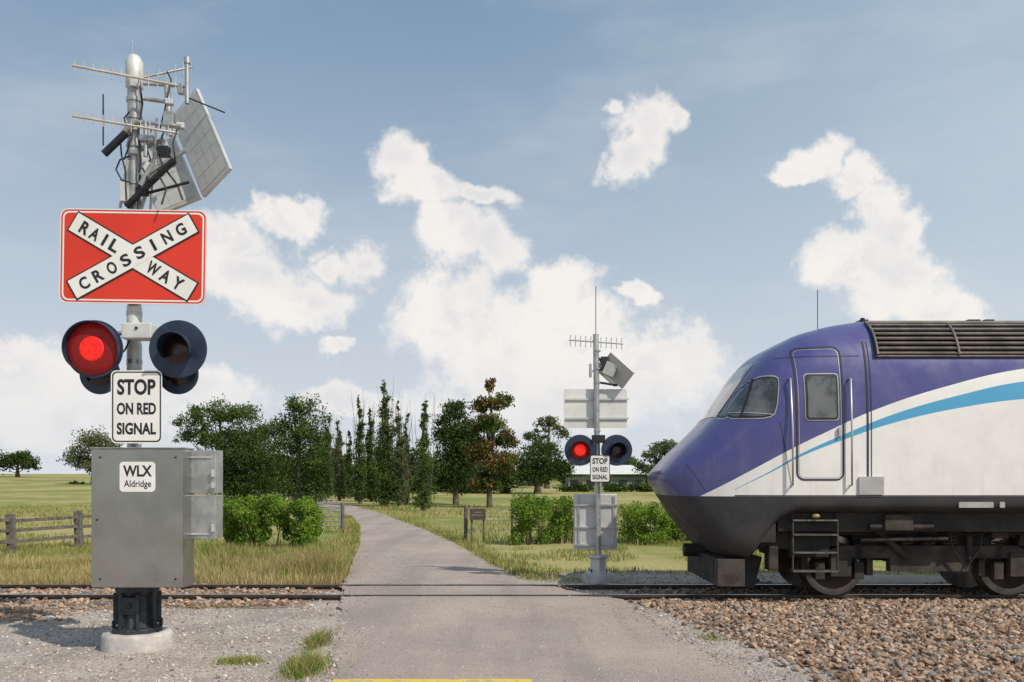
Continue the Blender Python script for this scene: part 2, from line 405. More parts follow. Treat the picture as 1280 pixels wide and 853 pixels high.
n = 9000; y = 13.8+22*rng.random(n)**1.3; sd = rng.random(n) < .5
x = np.where(sd, np.interp(y, RD, RL)-np.abs(rng.normal(0, .25, n)), np.interp(y, RD, RR)+np.abs(rng.normal(0, .3, n)))
grass('roadside_grass', np.stack([x, y, np.zeros(n)], 1), .1, .007, [G_mix, G_grn, G_dry])
def tuft(name, px, py, sx, sy, n, h, mats=None):
    D = GD(py); c = (X_(px, D), D)
    P = np.stack([rng.normal(c[0], sx, n), rng.normal(c[1], sy, n), np.zeros(n)], 1)
    grass(name, P, h, .003, mats or [G_mix, G_grn, G_grn, G_dry], .9)
tuft('weed_tuft', 298, 829, .10, .07, 700, .055)
tuft('weed_tuft', 382, 838, .08, .2, 1300, .12)
tuft('weed_tuft', 397, 806, .05, .2, 600, .11)
tuft('weed_tuft', 890, 800, .05, .12, 160, .05)
tuft('weed_tuft', 250, 760, .5, .2, 400, .05)
tuft('weed_tuft', 700, 727, .5, .15, 500, .06)
tuft('dry_grass_clump', 388, 722, .22, .3, 2200, .42, [G_dry, G_mix, G_dry])
tuft('dry_grass_clump', 345, 724, .18, .2, 900, .30, [G_dry, G_mix, G_dry])

# ------------------------------------------------------------------ trees
L_dark = leafmat('leaf_dark', (.020, .042, .012), (.080, .125, .033))
L_mid = leafmat('leaf_mid', (.036, .070, .019), (.12, .175, .046))
L_euc = leafmat('leaf_eucalypt', (.070, .09, .042), (.18, .2, .10))
L_pop = leafmat('leaf_poplar', (.06, .085, .032), (.16, .185, .08))
L_far = leafmat('leaf_haze_pale', (.07, .10, .05), (.14, .17, .09))  # lighter leaf tone, atmospheric haze put into the colour
L_brn = leafmat('leaf_autumn', (.14, .09, .04), (.34, .2, .09))
L_hdg = leafmat('leaf_hedge', (.06, .13, .018), (.24, .36, .055), 3.)
def clumps(c, r, k, cr, n, shell=.5):
    u = rng.normal(size=(k, 3)); u /= np.linalg.norm(u, axis=1)[:, None]
    cc = np.array(c)+u*np.array(r)*(rng.random(k)**shell)[:, None]
    w = rng.uniform(.4, 1.4, k); idx = rng.choice(k, n, p=w/w.sum())
    P = cc[idx]+rng.normal(0, 1, (n, 3))*cr*rng.uniform(.6, 1.2, k)[idx][:, None]*np.array([1, 1, .7])
    m_ = rng.random(n) < .3
    v = rng.normal(size=(n, 3)); v /= np.linalg.norm(v, axis=1)[:, None]
    P[m_] = (np.array(c)+v*np.array(r)*.92*(rng.random(n)**.45)[:, None])[m_]
    return cc, P
def tree(name, x, y, blobs, leaf, n, lsz, cr=.3, k=14, tr=.12, bark='bark', lean=0., limbs=True, extra=None, nl=6):
    z0 = zh(x, y); mb = MB(); base = Vector((x, y, z0))
    top = max(b_[1]+b_[3]*.4 for b_ in blobs)
    tp = [base+Vector((lean*t*t+.04*top*math.sin(5*t+x)*t, .03*top*math.sin(4*t+y)*t, top*t)) for t in np.linspace(0, 1, 7)]
    mb.tube(tp, [tr*(1.25-1.15*t) if t > 0 else tr*1.5 for t in np.linspace(0, 1, 7)], bark, 8)
    tot = sum(b_[2]*b_[3] for b_ in blobs)
    for (dx, z, rx, rz) in blobs:
        c = (x+dx, y+rng.uniform(-.25, .25)*rx, z0+z)
        kk = max(6, int(k*math.sqrt(rx*rz/(tot/len(blobs)))))
        cc, P = clumps(c, (rx, rx*.85, rz), kk, cr*min(rx, rz), int(n*rx*rz/tot))
        P = P[P[:, 2] > z0+.05]
        mb.quads(P, lsz, leaf)
        if extra: 
            mb.quads(P[rng.random(len(P)) < extra[1]]+rng.normal(0, .1*rx, 3), lsz, extra[0])
        if limbs:
            for q in cc[:nl]:
                q = Vector(q); t = max(.3, min(.9, (q.z-z0)/top*.7)); s = tp[int(t*6)]
                q = s.lerp(q, .85)
                mid = s.lerp(q, .5)+Vector((0, 0, -.06*(q-s).length))
                mb.tube([s, mid, q], [tr*.3, tr*.17, tr*.04], bark, 5, False)
    return mb.obj(name, origin=base)
def tp(name, px, pbase, D, blobs, leaf, n, **kw):
    s = D/F; x = X_(px, D); z0 = zh(x, D)
    B = [((bx-px)*s, Z_(by, D)-z0, rx*s, rz*s) for bx, by, rx, rz in blobs]
    lsz = kw.pop('lpx', 1.55)*s
    return tree(name, x, D, B, leaf, int(n*1.8), lsz, **kw)
tp('round_tree', 22, 590, 150, [(8, 577, 17, 10), (26, 573, 16, 10), (42, 580, 12, 7)], L_dark, 1800, tr=.3, cr=.4)
tp('eucalyptus_tree', 118, 592, 110, [(95, 572, 17, 13), (118, 554, 24, 17), (138, 566, 17, 17), (112, 578, 34, 11)], L_euc, 3200, tr=.35, cr=.34)
tp('eucalyptus_tree', 272, 600, 80, [(245, 530, 25, 16), (272, 514, 33, 16), (303, 520, 28, 17), (322, 545, 18, 16), (265, 548, 30, 12), (230, 545, 14, 10), (290, 560, 34, 18)], L_mid, 6500, cr=.3, k=12, tr=.3, nl=3)
tp('broadleaf_tree', 303, 635, 46, [(298, 560, 30, 26), (284, 592, 24, 30), (318, 588, 26, 32), (302, 614, 34, 20)], L_dark, 9500, tr=.18, cr=.36)
tp('broadleaf_tree', 372, 632, 52, [(376, 512, 21, 18), (354, 540, 29, 26), (390, 542, 24, 28), (366, 580, 32, 28), (394, 588, 22, 28), (340, 580, 24, 34), (375, 614, 36, 20)], L_mid, 12500, tr=.2, cr=.33)
tp('shrub', 95, 612, 110, [(90, 606, 9, 4), (103, 607, 8, 4)], L_dark, 500, tr=.1)
POP = [(411, 626, 66, 524, 7.5, L_mid, 1300), (424, 628, 60, 530, 9, L_pop, 1500), (436, 628, 64, 540, 7, L_dark, 900), (450, 631, 54, 500, 7.5, L_mid, 1900), (464, 630, 58, 515, 9, L_dark, 1700),
       (482, 633, 50, 480, 16, L_mid, 3600), (499, 633, 50, 506, 10, L_pop, 1900), (508, 632, 52, 520, 7, L_dark, 1000), (530, 641, 43, 506, 12, L_mid, 2600), (418, 622, 80, 560, 16, L_dark, 900), (545, 622, 75, 560, 14, L_mid, 900), (474, 624, 70, 540, 14, L_dark, 1000), (400, 624, 72, 548, 16, L_mid, 1200), (516, 622, 78, 560, 14, L_dark, 900)]
for px, pb, D, topy, w, lf, nn in POP:
    B = []; h_ = pb-topy
    for i in range(9):
        t = i/8; B.append((px+random.uniform(-2.2, 2.2), pb-13-(h_-16)*t, max(1.6, w*(1.0-.8*t**1.5)*random.uniform(.75, 1.2)), h_*.08))
    tp('poplar_tree', px, pb, D, B, lf, nn*1.25, tr=.08, cr=.5, k=6, lpx=1.4, nl=2)
mb = MB()
for _ in range(110):
    px, pb, D, topy, w, lf, nn = random.choice(POP[:9])
    x = X_(px, D)+random.uniform(-.35, .35); z0 = zh(x, D); z1 = Z_(topy+random.uniform(-16, 30), D)
    mb.tube([(x, D, z0+1), (x+random.uniform(-.2, .2), D, (z0+z1)/2), (x+random.uniform(-.5, .5), D, z1)], [.02, .014, .004], 'bark', 4, False)
mb.obj('poplar_twigs')
tp('broadleaf_tree', 570, 632, 52, [(568, 514, 17, 15), (557, 541, 20, 21), (585, 541, 21, 21), (572, 572, 30, 22), (566, 600, 26, 16)], L_dark, 8800, tr=.14, cr=.34)
tp('deciduous_tree', 612, 634, 48, [(612, 482, 7, 11), (603, 505, 15, 12), (627, 503, 13, 11), (612, 532, 26, 15), (632, 550, 15, 12), (598, 560, 24, 18), (622, 580, 27, 18), (606, 602, 24, 14)], L_mid, 6500, tr=.12, cr=.28, extra=(L_brn, .5), lpx=1.8)
tp('eucalyptus_tree', 684, 600, 90, [(668, 545, 14, 9), (686, 528, 18, 10), (700, 540, 13, 10), (678, 560, 19, 11)], L_euc, 1900, cr=.32, k=8, tr=.22, nl=4)
tp('broadleaf_tree', 672, 602, 75, [(652, 582, 22, 17), (680, 574, 26, 20), (704, 585, 16, 14), (672, 592, 36, 12)], L_dark, 5200, tr=.25, cr=.38)
tp('eucalyptus_tree', 826, 602, 85, [(815, 570, 15, 10), (832, 559, 18, 11), (846, 572, 13, 11), (824, 585, 26, 12)], L_euc, 2400, cr=.34, k=8, tr=.2, nl=4)
tp('broadleaf_tree', 792, 602, 95, [(785, 580, 16, 10), (800, 588, 14, 10)], L_mid, 1200, tr=.2)
mb = MB()
for i in range(110):
    px = random.uniform(330, 660) if i < 75 else random.uniform(640, 860)
    D = random.uniform(75, 95) if px < 640 else random.uniform(95, 130); x = X_(px, D); z = zh(x, D); s = D/F
    hpx = random.uniform(6, 17) if px > 640 else random.uniform(22, 44)
    cc, P = clumps((x, D, z+hpx*s*.55), (random.uniform(9, 18)*s, 1.2, hpx*s*.6), 9, .5, 520)
    mb.quads(P[P[:, 2] > z], .18, random.choice([L_dark, L_mid, L_mid, L_far]))
mb.obj('distant_trees')
def hedge(name, px0, px1, ptop, D, n, lf=L_hdg, dy=.55):
    s = D/F; x0, x1 = X_(px0, D), X_(px1, D); zt = Z_(ptop, D); mb = MB(); cx = (x0+x1)/2
    k = max(6, int((x1-x0)*30)); 
    C = np.stack([rng.uniform(x0+.12, x1-.12, k), D+rng.uniform(-dy, dy, k), rng.uniform(.12, zt-.14, k)], 1)
    e = np.abs((C[:, 0]-cx)/((x1-x0)/2)); C[:, 2] = np.minimum(C[:, 2], zt*(1-.28*e**3)-.12)
    idx = rng.integers(0, k, n); u = rng.normal(size=(n, 3)); u /= np.linalg.norm(u, axis=1)[:, None]
    P = C[idx]+u*(.2*rng.random(n)**.4*1.0)[:, None]; P = P[P[:, 2] > .01]
    mb.quads(P, .031, lf)
    for i in range(int(6+(x1-x0)*3)):
        q = C[rng.integers(0, k)]; mb.tube([(q[0]*.7+cx*.3, q[1], 0), tuple(q)], [.02, .008], 'barkd', 5, False)
    mb.obj(name, origin=(cx, D, 0))
hedge('hedge', 274, 400, 617, 20, 27000)
hedge('shrub', 634, 688, 617, 21.4, 7000)
hedge('shrub', 684, 724, 620, 21.9, 5000)
hedge('shrub', 772, 836, 628, 21.6, 7000)
hedge('hedge', 822, 905, 632, 22.6, 7000)

# ------------------------------------------------------------------ fences
def postrail(name, pts, zt, rails, r=.06, rh=.09):
    e = empty(name, (pts[0][0], pts[0][1], 0)); mb = MB(); mr_ = MB()
    for i, (x, y) in enumerate(pts):
        mb.box((x, y, zt/2), (r*2, r*2, zt), 'wood', Matrix.Rotation(random.uniform(-.05, .05), 3, 'Y'))
    for (a, b_) in zip(pts[:-1], pts[1:]):
        for z in rails:
            p = Vector((*a, z)); q = Vector((*b_, z+random.uniform(-.03, .03))); d = q-p
            mr_.box((p+q)/2-Vector((0, r*1.2, 0)), (d.length*1.02, .035, rh), 'wood', Matrix.Rotation(math.atan2(d.y, d.x), 3, 'Z'))
    mb.obj('posts', e, bevel=.008); mr_.obj('rails', e, bevel=.006)
postrail('wooden_fence', [(-16.5, 16.6), (-13.8, 17.6), (X_(14, 18.8), 18.8), (X_(98, 20.6), 20.6), (X_(180, 22.5), 22.5), (-7.6, 24)], .84, [.24, .48, .70], .075, .075)
e = empty('farm_gate', (X_(428, 26.3), 26.3, 0)); mb = MB()
for px in (372, 428):
    D = 26.3; mb.cyl((X_(px, D), D, 0), (X_(px, D), D, .86), .06, 'wood', seg=8)
mb.obj('posts', e); mb = MB()
x0, x1 = X_(375, 26.2), X_(425, 26.2)
for z in (.18, .33, .48, .62, .74): mb.cyl((x0, 26.2, z), (x1, 26.2, z), .02, 'galv', seg=6)
mb.cyl((x0, 26.2, .18), (x1, 26.2, .74), .016, 'galv', seg=6)
for x in (x0, x1): mb.cyl((x, 26.2, .18), (x, 26.2, .74), .02, 'galv', seg=6)
mb.obj('gate_frame', e)
e = empty('wire_fence', (X_(582, 22), 22, 0)); mb = MB(); wr = MB(); pr = None
for px in [582, 640, 700, 760, 820, 880, 940, 1000]:
    D = 22.2; x = X_(px, D); mb.cyl((x, D, 0), (x+.01, D, .92), .05 if px == 582 else .03, 'wood', seg=8)
    if pr is not None:
        for z in (.3, .55, .82): wr.tube([(pr, D, z), ((pr+x)/2, D, z-.015), (x, D, z)], .008, 'galv', 4, False)
    pr = x
mb.obj('posts', e); wr.obj('wires', e)
e = empty('timber_sign', (X_(597, 22), 22.0, 0)); mb = MB()
M['brown'] = mat('brown_board', (.10, .07, .05), (.06, .045, .035), .7)
x = X_(597, 22); mb.prism(rrect(x-.2, x+.2, .56, .84, .02, 2), 21.96, 22.0, 'brown'); mb.obj('board', e)
mb = MB(); mb.prism(rrect(x-.14, x+.14, .675, .685, .004, 2), 21.952, 21.958, 'conc'); mb.prism(rrect(x-.1, x+.1, .745, .755, .004, 2), 21.952, 21.958, 'conc'); mb.obj('lettering', e)
mb = MB(); mb.cyl((x-.15, 22.02, 0), (x-.15, 22.02, .8), .025, 'wood', seg=6); mb.cyl((x+.15, 22.02, 0), (x+.15, 22.02, .8), .025, 'wood', seg=6); mb.obj('legs', e)

# farmhouse
D = 88; x0, x1 = X_(706, D), X_(812, D); z0 = zh((x0+x1)/2, D); e = empty('farmhouse', ((x0+x1)/2, D+3, z0))
M['wall'] = mat('weatherboard', (.27, .28, .25), (.2, .22, .19), .8)
M['roof'] = mat('corrugated_roof', (.72, .73, .70), (.62, .64, .62), .5, .1)
M['glassd'] = mat('dark_window', (.03, .035, .04), None, .15)
mb = MB(); mb.box(((x0+x1)/2, D+3, z0+.6), (x1-x0-.8, 5, 1.3), 'wall'); mb.obj('walls', e)
ez = Z_(593, D); rz = Z_(581, D)
mb = MB(); mb.add([(x0, D, ez), (x1, D, ez), (x1-1.4, D+3, rz), (x0+1.4, D+3, rz), (x0, D+6, ez), (x1, D+6, ez)], [(0, 1, 2, 3), (4, 3, 2, 5), (0, 3, 4), (1, 5, 2), (0, 4, 5, 1)], 'roof'); mb.obj('roof', e)
mb = MB()
for i in range(5):
    x = x0+1+i*(x1-x0-2)/4; mb.box((x, D+.47, z0+.6), (.8, .05, .6), 'glassd')
mb.obj('windows', e)
mb = MB()
for i in range(14):
    px = random.uniform(700, 830); Dd = 80; x = X_(px, Dd); z = zh(x, Dd)
    cc, P = clumps((x, Dd, z+.35), (.8, .5, .4), 6, .22, 260); mb.quads(P[P[:, 2] > z], .12, random.choice([L_dark, L_mid]))
mb.obj('garden_shrubs')

# ------------------------------------------------------------------ near crossing signal
ND = 8.3
def nx_(px, D=ND): return X_(px, D)
def nz_(py, D=ND): return Z_(py, D)
PX = nx_(168)
sig = empty('railway_crossing_signal', (PX, ND, 0))
mb = MB()
mb.tube([(PX+.03, ND, -.1), (PX+.03, ND, .13), (PX+.03, ND, .155), (PX+.03, ND, .16)], [.315, .315, .3, .26], 'conc', 40); mb.obj('foundation', sig)
mb = MB(); cx = PX+.03
mb.tube([(cx, ND, .16), (cx, ND, .2), (cx, ND, .21)], [.235, .235, .2], 'casting', 8, smooth=False)
mb.tube([(cx, ND, .21), (cx, ND, .3), (cx, ND, .5), (cx, ND, .56), (cx, ND, .6)], [.19, .175, .175, .21, .21], 'casting', 8, smooth=False)
for a in range(8):
    q = a*math.pi/4+.39; dx, dy = math.cos(q), math.sin(q)
    mb.cyl((cx+.205*dx, ND+.205*dy, .2), (cx+.205*dx, ND+.205*dy, .27), .02, 'dark', seg=6)
    mb.box((cx+.18*dx, ND+.18*dy, .38), (.06, .03, .3), 'casting', Matrix.Rotation(q, 3, 'Z'))
mb.box((cx, ND-.17, .42), (.14, .05, .16), 'casting'); mb.cyl((cx, ND-.2, .42), (cx, ND-.21, .42), .03, 'dark', seg=8)
mb.obj('base_casting', sig, bevel=.006)
mb = MB()
mb.cyl((PX, ND, .5), (PX, ND, nz_(82)), .062, 'galv', seg=24)
mb.tube([(PX, ND, nz_(112)), (PX, ND, nz_(110)), (PX, ND, nz_(78)), (PX, ND, nz_(71)), (PX, ND, nz_(68))], [.06, .078, .078, .05, .01], 'polew', 24)
for py in (128, 150, 185, 232, 395, 455): mb.cyl((PX, ND, nz_(py)), (PX, ND, nz_(py)+.035), .072, 'galv', seg=20)
mb.obj('mast', sig)
mb = MB(); mb.cyl((PX, ND, nz_(556)), (PX, ND, nz_(384)), .068, 'polew', seg=24); mb.obj('mast_sleeve', sig)
CD = 7.95; k = CD/F
x0, x1, z0, z1 = X_(114, CD), X_(229, CD), Z_(735, CD), Z_(561, CD)
mb = MB(); mb.box(((x0+x1)/2, CD+.14, (z0+z1)/2), (x1-x0, .28, z1-z0), 'galvd'); mb.obj('cabinet_body', sig, bevel=.008)
mb = MB(); mb.box(((x0+x1)/2, CD-.006, (z0+z1)/2), (x1-x0-.012, .012, z1-z0-.012), 'galvd'); mb.obj('cabinet_door', sig, bevel=.004)
mb = MB()
for px, py in ((126, 572), (220, 572), (126, 724), (220, 724), (122, 650)): mb.cyl((X_(px, CD), CD-.012, Z_(py, CD)), (X_(px, CD), CD-.02, Z_(py, CD)), .009, 'dark', seg=10)
mb.box(((x0+x1)/2, CD+.14, z1+.006), (x1-x0+.02, .3, .01), 'galv'); mb.obj('cabinet_fittings', sig)
mb = MB(); a = (X_(150.5, CD), X_(195, CD), Z_(615, CD), Z_(577.5, CD))
mb.prism(rrect(*a, .035), CD-.017, CD-.0135, 'white'); mb.obj('cabinet_label', sig)
text('label_text', 'WLX', sig, (X_(173, CD), Z_(589, CD)), 36*k, 14*k, CD-.0185, bold=.03)
text('label_text_small', 'Aldridge', sig, (X_(173, CD), Z_(606, CD)), 34*k, 11*k, CD-.0185, bold=.012)
BD = 8.15
mb = MB()
for (pa, pb_) in ((563, 617), (619, 674)):
    mb.box(((X_(228, BD)+X_(270, BD))/2, BD+.10, (Z_(pa, BD)+Z_(pb_, BD))/2), (X_(270, BD)-X_(228, BD), .2, Z_(pa, BD)-Z_(pb_, BD)), 'galv')
mb.obj('side_boxes', sig, bevel=.006)
mb = MB()
for py in (592, 607, 660): mb.box((X_(267, BD), BD-.02, Z_(py, BD)), (.022, .04, .07 if py != 607 else .05), 'alu')
for py in (572, 668): mb.box((X_(247, BD), BD-.006, Z_(py, BD)), (.26, .012, .012), 'alu')
mb.obj('side_box_latches', sig, bevel=.003)
# crossbuck board
SD = 8.18; k = SD/F; ang = -math.radians(.9)
bc = (X_(166.3, SD), Z_(321, SD))
def R(P): return rot2(P, bc, ang)
w2, h2 = 91.5*k, 59*k
mb = MB(); mb.prism(R(rrect(bc[0]-w2, bc[0]+w2, bc[1]-h2, bc[1]+h2, .075)), SD, SD+.006, 'red')
mb.prism(R(rrect(bc[0]-w2+.01, bc[0]+w2-.01, bc[1]-h2+.01, bc[1]+h2-.01, .068)), SD+.0075, SD+.014, 'alu'); mb.obj('sign_board', sig)
def ring(P, Q, y, m, name):
    n = len(P); mb = MB(); mb.add([(x, y, z) for x, z in P]+[(x, y, z) for x, z in Q], [(i, (i+1) % n, n+(i+1) % n, n+i) for i in range(n)], m); return mb.obj(name, sig)
o1 = 3.2*k; o2 = 5.2*k
ring(R(rrect(bc[0]-w2, bc[0]+w2, bc[1]-h2, bc[1]+h2, .075)), R(rrect(bc[0]-w2+1.2*k, bc[0]+w2-1.2*k, bc[1]-h2+1.2*k, bc[1]+h2-1.2*k, .068)), SD-.002, 'white', 'sign_edge')
ring(R(rrect(bc[0]-w2+o1, bc[0]+w2-o1, bc[1]-h2+o1, bc[1]+h2-o1, .06)), R(rrect(bc[0]-w2+o2, bc[0]+w2-o2, bc[1]-h2+o2, bc[1]+h2-o2, .05)), SD-.002, 'white', 'sign_border')
L = 172*k; hw_ = 12.3*k; th = math.atan2(81, 141)
def arm(sgn, y, grow, m):
    a = sgn*th; hl = L/2+grow
    P = [(bc[0]-hl, bc[1]-hw_-grow), (bc[0]-hl, bc[1]+hw_+grow), (bc[0]+hl, bc[1]+hw_+grow), (bc[0]+hl, bc[1]-hw_-grow)]
    mb.prism(R(rot2(P, bc, a)), y, y+.0015, m)
mb = MB()
arm(-1, SD-.004, 1.8*k, 'ink'); arm(1, SD-.0045-.0016, 1.8*k, 'ink')
arm(-1, SD-.008, 0, 'white'); arm(1, SD-.0104, 0, 'white')
mb.obj('sign_crossbuck', sig)
def ontext(nm, s, sgn, off, w):
    a = sgn*th+ang; c = (bc[0]+off*math.cos(a), bc[1]+off*math.sin(a)); text(nm, s, sig, c, w, 15.5*k, SD-.0122, ang=a, bold=.03)
def spaced(nm, s, sgn, o0, o1_, lw):
    for i, ch in enumerate(s): ontext(nm+'_'+ch, ch, sgn, o0+(o1_-o0)*i/(len(s)-1), lw*(.32 if ch == 'I' else 1.25 if ch == 'W' else 1))
spaced('railway', 'RAIL', -1, -69*k, -26*k, 11.5*k); spaced('railway', 'WAY', -1, 30*k, 66*k, 12.5*k)
spaced('crossing', 'CROSSING', 1, -69*k, 69*k, 12*k)
mb = MB()
for py in (285, 355): mb.box((PX, SD+.05, nz_(py)), (.3, .05, .04), 'galv')
mb.obj('sign_clamps', sig)
# STOP sign
TD = 7.98; k = TD/F
a = (X_(139.5, TD), X_(202, TD), Z_(553.5, TD), Z_(464, TD))
mb = MB(); mb.prism(rrect(*a, .045), TD, TD+.006, 'ink')
mb.prism(rrect(a[0]+2.4*k, a[1]-2.4*k, a[2]+2.4*k, a[3]-2.4*k, .034), TD-.003, TD-.0012, 'white')
mb.obj('stop_sign', sig)
ring(rrect(a[0]-.8*k, a[1]+.8*k, a[2]-.8*k, a[3]+.8*k, .048), rrect(a[0]+.6*k, a[1]-.6*k, a[2]+.6*k, a[3]-.6*k, .042), TD-.002, 'white', 'stop_sign_edge')
cxs = (a[0]+a[1])/2
text('stop_text', 'STOP', sig, (cxs, Z_(484, TD)), 48*k, 20*k, TD-.0045, bold=.035)
text('on_red_text', 'ON RED', sig, (cxs, Z_(511, TD)), 49*k, 15*k, TD-.0045, bold=.035)
text('signal_text', 'SIGNAL', sig, (cxs, Z_(536, TD)), 49*k, 15*k, TD-.0045, bold=.035)
mb = MB(); mb.box((PX, TD+.13, Z_(480, TD)), (.1, .25, .04), 'galv'); mb.box((PX, TD+.13, Z_(535, TD)), (.1, .25, .04), 'galv'); mb.obj('stop_sign_bracket', sig)
def visor(mb, c, r, ln, m, a0=-35, a1=215, yaw=0, seg=28):
    V = []; 
    for j in range(seg+1):
        t = j/seg; a_ = math.radians(a0+(a1-a0)*t); l = ln*(.25+.75*math.sin(math.pi*t)**.6)
        dx, dz = math.cos(a_), math.sin(a_)
        V += [(c[0]+r*dx, c[1], c[2]+r*dz), (c[0]+r*1.02*dx+yaw*l, c[1]-l, c[2]+r*1.02*dz-.1*l), (c[0]+(r-.008)*dx, c[1], c[2]+(r-.008)*dz), (c[0]+(r*1.02-.008)*dx+yaw*l, c[1]-l, c[2]+(r*1.02-.008)*dz-.1*l)]
    fs = []
    for j in range(seg):
        o = 4*j; fs += [(o, o+1, o+5, o+4), (o+2, o+6, o+7, o+3), (o+1, o+3, o+7, o+5)]
    mb.add(V, fs, m, False)
def lamp(pref, c, R_, lit, par, yaw=0, lr=.62, vl=.22, led=.40):
    x, y, z = c
    mb = MB()
    mb.tube([(x, y+.03, z), (x, y+.012, z), (x, y, z)], [R_*.97, R_, R_*.985], 'navy', 48)
    mb.tube([(x, y+.03, z), (x, y+.12, z), (x, y+.2, z)], [R_*.6, R_*.56, R_*.3], 'navy', 28)
    visor(mb, (x, y-.004, z), R_*(lr+.04), vl, 'navy', yaw=yaw)
    mb.obj(pref+'_housing', par)
    mb = MB()
    if lit:
        mb.tube([(x, y-.003, z), (x, y-.016, z), (x, y-.03, z), (x, y-.036, z)], [R_*lr, R_*lr*.97, R_*lr*.75, R_*lr*.5], 'lensrim', 40)
        mb.tube([(x, y-.037, z), (x, y-.045, z)], [R_*led, R_*led*.9], 'lenson', 32)
    else:
        mb.tube([(x, y-.003, z), (x, y-.014, z), (x, y-.024, z)], [R_*lr, R_*lr*.9, R_*lr*.4], 'lensoff', 32)
    mb.obj(pref+'_lens', par)
LD = 8.02; k = LD/F
lamp('left_lamp', (X_(117, LD), LD, Z_(436.5, LD)), 36.5*k, True, sig, 0, .90, .10, .42)
lamp('right_lamp', (X_(222, LD), LD, Z_(436.5, LD)), 36.5*k, False, sig, .15, .50, .26)
lamp('left_lower_lamp', (X_(114, LD), LD+.16, Z_(465, LD)), 26*k, False, sig, 0, .6, .06)
lamp('right_lower_lamp', (X_(214, LD), LD+.16, Z_(465, LD)), 26*k, False, sig, 0, .6, .06)
mb = MB()
mb.box((X_(169.5, LD), LD+.1, Z_(413, LD)), (38*k, .18, 20*k), 'polew')
mb.obj('junction_box', sig, bevel=.012)
mb = MB()
mb.cyl((X_(112, LD), LD+.17, Z_(413, LD)), (X_(226, LD), LD+.17, Z_(413, LD)), .022, 'galv', seg=12)
for px in (114, 224):
    mb.cyl((X_(px, LD), LD+.17, Z_(413, LD)), (X_(px, LD), LD+.17, Z_(468, LD)), .018, 'galv', seg=10)
for sg in (-1, 1):
    P = [(X_(170+sg*14, LD), LD+.12, Z_(421, LD)), (X_(170+sg*20, LD), LD+.1, Z_(436, LD)), (X_(170+sg*26, LD), LD+.12, Z_(440, LD))]
    mb.tube(P, .009, 'black', 6)
mb.cyl((X_(170, LD), LD+.005, Z_(410, LD)), (X_(170, LD), LD, Z_(410, LD)), .014, 'dark', seg=10)
mb.obj('lamp_arms', sig)
def yagi(nm, a, b_, n, el, par, m='brass', r=.009):
    mb = MB(); a = Vector(a); b_ = Vector(b_); mb.cyl(a, b_, r*1.3, m, seg=8)
    for i in range(n):
        t = .02+.96*i/(n-1); p = a.lerp(b_, t); l = el*(.75+.5*t)
        mb.cyl(p-Vector((.02*l, 0, l)), p+Vector((.02*l, 0, l)), r*.62, m, seg=6)
    mb.obj(nm, par)
yagi('upper_yagi_antenna', (nx_(90, 7.9), 7.9, nz_(82, 7.9)), (nx_(222, 8.2), 8.2, nz_(107, 8.2)), 12, .066, sig)
yagi('lower_yagi_antenna', (nx_(90, 7.9), 7.9, nz_(145, 7.9)), (nx_(224, 8.2), 8.2, nz_(167, 8.2)), 12, .06, sig)
yagi('rear_yagi_antenna', (nx_(178, 8.5), 8.5, nz_(97, 8.5)), (nx_(240, 8.7), 8.7, nz_(84, 8.7)), 7, .055, sig, 'galv')
mb = MB()
q = lambda px, py, D=8.35: (nx_(px, D), D, nz_(py, D))
mb.cyl(q(165, 69), q(165, 50), .006, 'galv', seg=6)
mb.cyl(q(234, 74), q(234, 130), .022, 'galv', seg=12); mb.cyl(q(234, 72), q(234, 80), .03, 'galv', seg=12)
mb.cyl(q(209, 105), q(212, 170), .03, 'galv', seg=12)
mb.cyl(q(168, 122), q(212, 128), .02, 'galv', seg=10); mb.cyl(q(168, 104), q(234, 108), .018, 'galv', seg=10)
mb.cyl(q(234, 122), q(281, 141), .008, 'dark', seg=6); mb.cyl(q(168, 152, 8.2), q(226, 158, 8.2), .018, 'galv', seg=10)
mb.cyl(q(130, 193, 8.2), q(158, 166, 8.2), .035, 'dark', seg=14); mb.cyl(q(129, 118, 8.2), q(129, 182, 8.2), .008, 'dark', seg=6)
mb.cyl(q(156, 165, 8.2), q(170, 150, 8.2), .03, 'galv', seg=12)
mb.cyl(q(158, 258, 8.2), q(218, 200, 8.1), .030, 'dark', seg=12); mb.cyl(q(172, 245, 8.2), q(236, 228, 8.2), .014, 'dark', seg=10)
mb.cyl(q(168, 190, 8.3), q(205, 175, 8.3), .025, 'galv', seg=10); mb.cyl(q(176, 262, 8.3), q(205, 175, 8.3), .018, 'alu', seg=10)
mb.cyl(q(160, 200, 8.2), q(150, 260, 8.3), .014, 'alu', seg=8); mb.cyl(q(182, 150, 8.2), q(182, 196, 8.2), .02, 'galv', seg=10)
mb.cyl(q(196, 148, 8.2), q(188, 262, 8.3), .012, 'galv', seg=8); mb.cyl(q(178, 222, 8.15), q(232, 188, 8.15), .02, 'galv', seg=10)
mb.box(q(212, 150, 8.2), (.09, .08, .13), 'galv'); mb.box(q(205, 190, 8.15), (.1, .08, .09), 'dark'); mb.box(q(157, 240, 8.25), (.07, .1, .2), 'polew')
mb.box(q(186, 214, 8.2), (.1, .06, .14), 'polew', Matrix.Rotation(.5, 3, 'Y')); mb.cyl(q(176, 232, 8.15), q(192, 205, 8.15), .03, 'galv', seg=12)
mb.box(q(184, 174, 8.2), (.13, .08, .05), 'galv'); mb.box(q(226, 112, 8.35), (.05, .06, .09), 'galv'); mb.box(q(178, 240, 8.2), (.09, .1, .06), 'dark')
